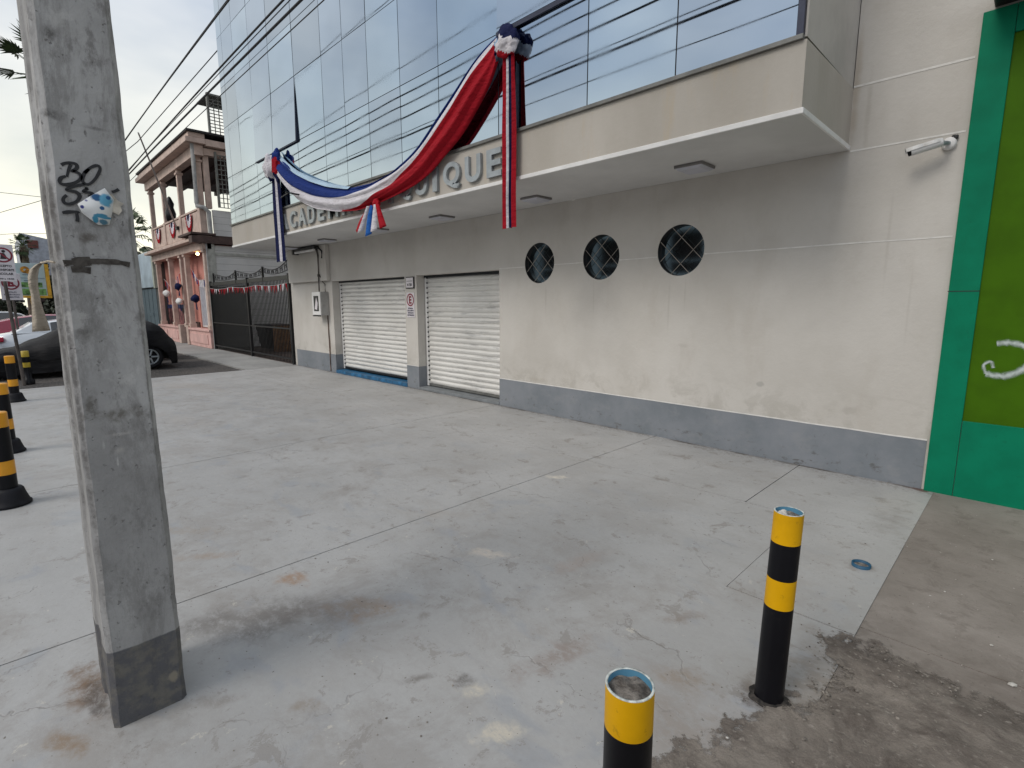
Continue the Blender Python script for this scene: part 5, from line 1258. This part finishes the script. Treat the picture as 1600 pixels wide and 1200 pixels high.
# ------------------------------------------------------------------ pink two storey house
H = empty('pink_house', (-25.4, 0, 0), 'pink two storey timber house with columned porch and balcony past the bar fence', 'house')
X0, X1 = -29.6, -21.45
m_ = MB(); m_.box(X0 - .3, X1 + .02, .35, 9, 0, 3.75); m_.build('porch_wall', M_pinkd, H)
m_ = MB(); m_.box(X1 - .14, X1 + .06, 0.02, 1.3, 0.0, 3.75); m_.box(X1 - .02, X1 + .06, 1.3, 9, 0, 3.76); m_.box(X1 - .02, X1 + .08, 0.3, 9.2, 4.05, 5.0); m_.build('side_cladding', M_clap, H)
m_ = MB(); m_.box(X1 + .062, X1 + .10, 0.02, .25, 0, 3.9); m_.box(X1 + .062, X1 + .085, .25, 9, 3.4, 3.5); m_.build('corner_board', plain('off_white_board', (0.45, 0.45, 0.41), 0.7, var=.15), H)
cols = [-29.3, -26.9, -24.25, -21.60]
# plinth panels
m_ = MB()
m_.box(-24.4, X1 + .02, -.12, .10, 0, .62, bev=.01); m_.box(-29.6, -25.6, -.12, .10, 0, .62, bev=.01)
for a, b in ((-24.2, -21.75), (-27.8, -26.2), (-29.3, -28.1)): m_.box(a, b, -.145, -.122, .14, .50, bev=.008)
m_.box(-24.45, X1 + .05, -.17, .14, .62, .70, bev=.01); m_.box(-29.65, -25.55, -.17, .14, .62, .70, bev=.01); m_.build('plinth', M_pink, H)
for x in (-24.4, -25.65):
    m_ = MB(); m_.box(x - .14, x + .14, -.18, .12, 0, .78, bev=.012); m_.build('gate_pier', M_pinkt, H)
for x in cols + [-24.95]:
    m_ = MB(); m_.box(x - .10, x + .10, -.08, .10, .70, 3.52, bev=.012); m_.box(x - .14, x + .14, -.12, .14, 3.50, 3.60, bev=.01); m_.box(x - .13, x + .13, -.11, .13, .70, .86, bev=.01); m_.build('column', M_pinkt, H)
    if x == cols[-1]: pass
m_ = MB(); m_.box(X0 - .1, X1 + .1, -.14, .16, 3.60, 3.88, bev=.01); m_.box(X0 - .25, X1 + .15, -.40, .2, 3.89, 3.99, bev=.015); m_.box(X0 - .2, X1 + .12, -.28, .2, 4.0, 4.07, bev=.01); m_.build('cornice', M_pinkt, H)
m_ = MB(); m_.box(X0, X1, .16, 1.3, 3.7, 3.78); m_.build('porch_ceiling', M_pinkd, H)
m_ = MB(); m_.box(X0, X1 + .1, .2, 9, 4.0, 4.10); m_.box(-23.0, X1 + .22, -.5, .3, 4.09, 4.16); m_.box(X1 - .2, X1 + .22, -.48, 9.2, 3.80, 4.04); m_.build('balcony_floor', M_timber, H)
# balcony parapet panels
m_ = MB()
for a, b in zip(cols, cols[1:]):
    m_.box(a + .12, b - .12, -.06, .04, 4.17, 4.98, bev=.008)
for x in cols: m_.box(x - .13, x + .13, -.10, .12, 4.16, 5.10, bev=.012)
m_.box(X0 + .1, X1 + .02, -.09, .07, 5.0, 5.07, bev=.01); m_.build('balcony_parapet', M_pinkt, H)
for x in cols:
    m_ = MB(); m_.box(x - .085, x + .085, -.07, .10, 5.08, 6.80, bev=.01); m_.box(x - .13, x + .13, -.11, .14, 6.62, 6.70, bev=.01); m_.build('balcony_column', M_pinkt, H)
m_ = MB(); m_.box(X1 - .15, X1 + .03, .15, .32, 5.05, 6.9); m_.box(X1 - .1, X1 + .03, 4.5, 4.6, 5.0, 6.9); m_.build('side_post', M_pinkt, H)
m_ = MB(); m_.box(X0 - .1, X1 + .15, -.13, .15, 6.80, 7.15, bev=.01); m_.box(X0 - .35, X1 + .32, -.42, .2, 7.16, 7.34, bev=.02); m_.box(X0 - .3, X1 + .28, -.32, .2, 7.35, 7.50, bev=.015)
m_.box(X1 + .0, X1 + .32, .2, 9.2, 7.12, 7.34, bev=.01); m_.box(X1 - .12, X1 + .12, .16, 9.2, 6.85, 7.08); m_.build('eave', M_pinkt, H)
m_ = MB(); m_.box(X0 - .3, X1 + .36, -.38, 9.2, 7.505, 7.58, bev=.01); m_.build('roof', M_roof, H)
m_ = MB()
for k in range(12): m_.box(X0, X1, .5 + k * .75, .62 + k * .75, 6.98, 7.14)
m_.box(X0, X1, .2, 9.1, 7.16, 7.18); m_.box(X0, X1, 8.9, 9.1, 6.75, 7.0); m_.build('ceiling_joists', M_timber, H)
# downpipe on the corner
m_ = MB(); m_.tube([(X1 + .1, -.16, 7.3), (X1 + .05, -.16, 6.9), (X1 - .02, -.16, 5.2), (X1 + .05, -.18, 5.08), (X1 + .16, .0, 5.04), (X1 + .16, .15, 4.9), (X1 + .16, .15, 4.15)], .075, 10); m_.tube([(X1 + .13, -.02, 4.0), (X1 + .13, -.02, 2.0), (X1 + .10, -.03, 0)], .028, 8); m_.build('downpipe', plain('grey_white_pipe', (0.36, 0.36, 0.35), 0.6, var=.15), H)
# windows in the porch wall
m_ = MB(); m_.box(-24.05, -23.25, .32, .35, .72, 2.6); f_ = m_.build('window', M_white, H)
m_ = MB(); m_.box(-23.95, -23.35, .308, .32, .8, 2.5); m_.build('pane', plain('pale_window_blind', (.42, .45, .5), .3), f_)
for a, b in ((-28.3, -26.2), (-29.8, -28.7)):
    m_ = MB(); m_.box(a, b, .32, .35, .72, 1.45); f_ = m_.build('display_board', plain('maroon_display_board', (.16, .06, .06), .7, var=.9, scale=4), H)
    m_ = MB(); m_.box(a - .03, b + .03, .30, .32, 1.45, 1.62); m_.build('blue_heading', plain('navy_display_heading', (.02, .035, .14), .6, var=.6, scale=6), f_)
m_ = MB(); m_.box(-25.5, -24.5, .30, .35, 0, 0.9); m_.build('low_door', M_timber, H)
# lattice screen tower at the back corner
t = empty('lattice_tower', (-20.9, 2.5, 5), 'grey lattice screen tower rising behind the balcony of the pink house', 'lattice screen')
m_ = MB()
for (a, b, zz0, zz1) in ((.55, 1.6, 5.1, 6.9), (.45, 1.7, 7.6, 8.85)):
    for k in range(9): y = a + (b - a) * k / 8; m_.box(-21.32, -21.29, y - .012, y + .012, zz0, zz1)
    for k in range(12): z = zz0 + (zz1 - zz0) * k / 11; m_.box(-21.288, -21.262, a, b, z - .012, z + .012)
    m_.box(-21.36, -21.24, a - .06, a - .0, zz0, zz1 + .1)
m_.box(-22.5, -21.2, .4, 1.8, 8.86, 8.92)
m_.build('lattice', plain('grey_lattice', (0.16, 0.165, 0.15), 0.7), t)
# flagpole
t = empty('flagpole', (-24.66, -.3, 4.79), 'thin white flagpole leaning out from the balcony of the pink house', 'flagpole')
m_ = MB(); m_.tube([(-24.7, -.12, 4.65), (-19.79, -2.0, 6.78)], [.035, .022], 8); m_.build('pole', plain('worn_white_pole', (0.36, 0.35, 0.34), .5), t)
m_ = MB(); m_.box(-24.78, -24.55, -.16, -.07, 4.58, 4.72, bev=.01); m_.build('bracket', M_black, t)
# rosette fans on the balcony
fans = ['first red white and blue fan bunting on the balcony, nearest the corner', 'middle red white and blue fan bunting on the balcony', 'farthest red white and blue fan bunting on the balcony of the pink house']
FT = None
def fan(x):
    t = empty('fan_bunting', (x, -.12, 4.95), 'x', 'bunting', 'fan buntings on the balcony')
    for nm, r0, r1, mt in (('red_rim', .36, .50, M_cred), ('white_band', .17, .36, M_cwhite), ('blue_centre', .0, .17, M_cnavy)):
        P = []
        for k in range(25):
            a = math.pi + math.pi * k / 24; dy = .02 * (k % 2)
            P.append([(x + r * .85 * math.cos(a), -.10 - dy, 4.95 + r * 1.25 * math.sin(a)) for r in (r0, r1)])
        m_ = MB(); m_.grid(P, 0, False); m_.build(nm, mt, t)
    return t
for i, x in enumerate((-22.95, -25.5, -28.1)):
    if FT is None: FT = o = fan(x)
    else: o = copy_tree(FT); o.location = (x, -.12, 4.95)
    o['label'] = fans[i]
# hanging decorations in the porch
def garland(name, lab, pts, mats, w=.14, L=.26):
    t = empty(name, pts[0], lab, 'garland')
    m_ = MB(); m_.tube(pts, .006, 5); m_.build('string', M_white, t)
    m_ = MB()
    for a, b in zip(pts, pts[1:]):
        a, b = Vector(a), Vector(b)
        for k in range(4):
            p = a.lerp(b, k / 4 + .1); m_.add([p, p + Vector((w, 0, 0)), p + Vector((w, .01, -L)), p + Vector((0, .01, -L))], [(0, 1, 2, 3)], random.randint(0, 2))
    m_.build('flags', mats, t)
RWB = [M_cred, M_cwhite, M_cblue]
garland('flag_garland', 'string of red white and blue flags in the right bay of the pink porch', [(-24.2, .1, 3.1), (-23.4, .1, 2.6), (-22.6, .1, 2.5), (-21.75, .1, 3.0)], RWB)
garland('flag_garland', 'string of red white and blue flags in the middle bays of the pink porch', [(-28.9, .1, 2.8), (-27.6, .1, 2.35), (-26.2, .1, 2.9), (-24.9, .1, 3.2)], RWB, .12, .3)
def hanging(x, z, lab, mt, s=.16):
    t = empty('hanging_ornament', (x, -.16, z), lab, 'ornament', 'ornaments hung on the pink porch')
    bm = bmesh.new(); bmesh.ops.create_icosphere(bm, subdivisions=2, radius=s)
    for v in bm.verts: v.co = Vector((x, -.22, z)) + Vector((v.co.x * 1.2, v.co.y * .6, v.co.z * .7)) * (1 + .5 * noise.noise(v.co * 12 + Vector((x, z, 0))))
    m_ = MB(); m_.frombm(bm, 0, True); m_.build('body', mt, t)
    m_ = MB(); m_.add([(x - .05, -.2, z - s * .5), (x + .05, -.2, z - s * .5), (x + .08, -.18, z - s * 2), (x - .08, -.2, z - s * 1.8)], [(0, 1, 2, 3)]); m_.build('ribbon', M_cnavy, t)
hanging(-25.0, 2.35, 'dark ribboned ornament on the middle column of the pink porch', M_cnavy, .2)
hanging(-25.0, 1.75, 'white hat shaped ornament low on the middle column of the pink porch', M_white, .2)
hanging(-27.1, 2.1, 'white ornament on the far column of the pink porch', M_white, .2)
hanging(-22.6, 1.85, 'dark ornament hung at the window of the right bay of the pink porch', M_cnavy, .22)
t = empty('dark_figurine', (-26.0, -.05, 5.1), 'dark figurine standing on the balcony rail of the pink house', 'figurine')
m_ = MB(); m_.lathe([(.0, 0), (.16, .0), (.2, .3), (.13, .55), (.16, .7), (.06, .95), (0, 1.0)], (-26.0, 0, 5.08), 14); m_.tube([(-26.0, 0, 5.6), (-25.7, -.05, 5.5)], [.07, .04], 6); m_.build('body', M_black, t)
t = empty('porch_bulb', (-23.0, .2, 3.6), 'small lit warm bulb under the pink porch cornice', 'light bulb')
E_ = Mat('lit_bulb', .5); E_.color((1, .8, .5)); E_.b.inputs['Emission Color'].default_value = (1, .62, .28, 1); E_.b.inputs['Emission Strength'].default_value = 14
m_ = MB(); m_.lathe([(0, -.06), (.045, -.04), (.06, 0), (.03, .05), (0, .06)], (-22.6, .0, 3.52), 14); m_.build('bulb', E_.m, t)
# blue panelled shop beyond the pink house
t = empty('blue_shop', (-33, 0, 0), 'shop with pale blue sign panel above a dark roller door beside the pink house', 'building')
m_ = MB(); m_.box(-38, -29.75, .0, 8, 0, 4.05); m_.build('wall', M_yard, t)
m_ = MB(); m_.box(-37.5, -30.1, -.12, -.005, 2.45, 4.15, bev=.02); m_.build('sign_panel', M_bluew, t)
m_ = MB(); m_.box(-30.08, -29.8, -.12, -.003, 2.4, 4.1); M_tr = plain('pale_green_trim', (0.42, 0.46, 0.38), .7); m_.build('trim', M_tr, t); m_ = MB(); m_.box(-34.3, -34.0, -.1, -.003, 0, 2.42); m_.build('trim', M_tr, t)
m_ = MB(); m_.box(-33.9, -30.2, -.02, -.003, 0, 2.4); 
for k in range(4): m_.box(-33.8 + k * .9, -33.76 + k * .9, -.035, -.021, 0, 2.4)
m_.box(-32.0, -31.2, -.04, -.022, 1.05, 1.2)
m_.build('roller_door', M_garage, t)

# building across the street (seen mirrored in the round windows)
t = empty('arcade_building', (-14, -30, 0), 'pale two storey arcade across the street, mirrored in the round windows', 'building')
m_ = MB(); m_.box(-45, 12, -34, -30, 0, 7.0); m_.build('wall', M_timber, t)
m_ = MB()
for k in range(19):
    x = -44 + k * 3.1; m_.box(x - .3, x + .3, -29.2, -28.7, 0, 6.6)
m_.box(-45, 12, -30, -28.5, 3.3, 3.75); m_.box(-45, 12, -30.2, -28.4, 6.6, 7.3); m_.box(-45, 12, -29.0, -28.85, 4.5, 4.6)
m_.build('columns', plain('pale_arcade_plaster', (0.6, 0.62, 0.62), .8), t)

# ------------------------------------------------------------------ overhead cables
CAB = [  # y, z at x=-5, sag at far left, radius, label
    (-3.04, 5.66, 0.9, .012, 'topmost of the dark cables reaching the glass facade'),
    (-3.12, 5.52, 0.75, .011, 'cable just under the topmost one'),
    (-2.90, 5.17, 0.95, .013, 'thick cable in the middle of the bundle'),
    (-3.00, 4.87, 0.5, .015, 'thickest and lowest dark cable of the bundle'),
    (-3.02, 4.95, 0.5, .006, 'thin cable hugging the thickest one'),
    (-3.05, 4.62, 0.35, .006, 'thin lowest cable of the bundle'),
    (-7.00, 9.07, 0.6, .011, 'high street side cable mirrored in the upper glass'),
    (-7.60, 12.0, 0.6, .012, 'highest street side cable mirrored in the upper glass')]
for (y, z, sag, r, lb) in CAB:
    pts = []
    for k in range(61):
        x = 9 - 80 * k / 60
        s = (-5 - x) / 25
        zz = z + (0 if x > -5 else -sag * min(1.0, s) ** 2 * (1 if s < 1 else 1) - (0 if s < 1 else (s - 1) * .9 * sag)) + (0.04 * ((x + 5) / 14) ** 2 if x > -5 else 0)
        pts.append((x, y, zz))
    m_ = MB(); m_.tube(pts, r, 6); o = m_.build('overhead_cable', M_wire, origin=(-5, y, z)); tag(o, lb, 'cable', 'overhead cables along the street')
m_ = MB(); pts = [(-42 + 1.2 * k, -1.9 - 0.0 * k, 5.6 + .0012 * (k - 4) ** 2 * 3) for k in range(24)]
pts = [(-42, -6, 6.2), (-34, -4.6, 6.0), (-27.5, -3.0, 6.05), (-24, -2.4, 6.35), (-20.5, -1.9, 6.7), (-14.4, -1.25, 7.6)]
m_.tube(pts, .012, 6); tag(m_.build('service_cable', M_wire, origin=pts[0]), 'slack service cable crossing the others towards the glass building corner', 'cable')
m_ = MB(); m_.tube([(-60, -9.3, 8.8), (-40, -5.5, 7.6), (-30.5, -.6, 6.15)], .014, 6); tag(m_.build('service_cable', M_wire, origin=(-60, -9.3, 8.8)), 'thin cable crossing the sky behind the pole to the far end of the pink balcony', 'cable')
m_ = MB(); m_.tube([(-60, -8.2, 6.6), (-40, -4.3, 5.5), (-30.5, -.6, 4.9)], .012, 6); tag(m_.build('service_cable', M_wire, origin=(-60, -8.2, 6.6)), 'lower thin cable crossing the sky behind the pole to the pink balcony', 'cable')

for o in bpy.data.objects:
    if '_o' in o: del o['_o']
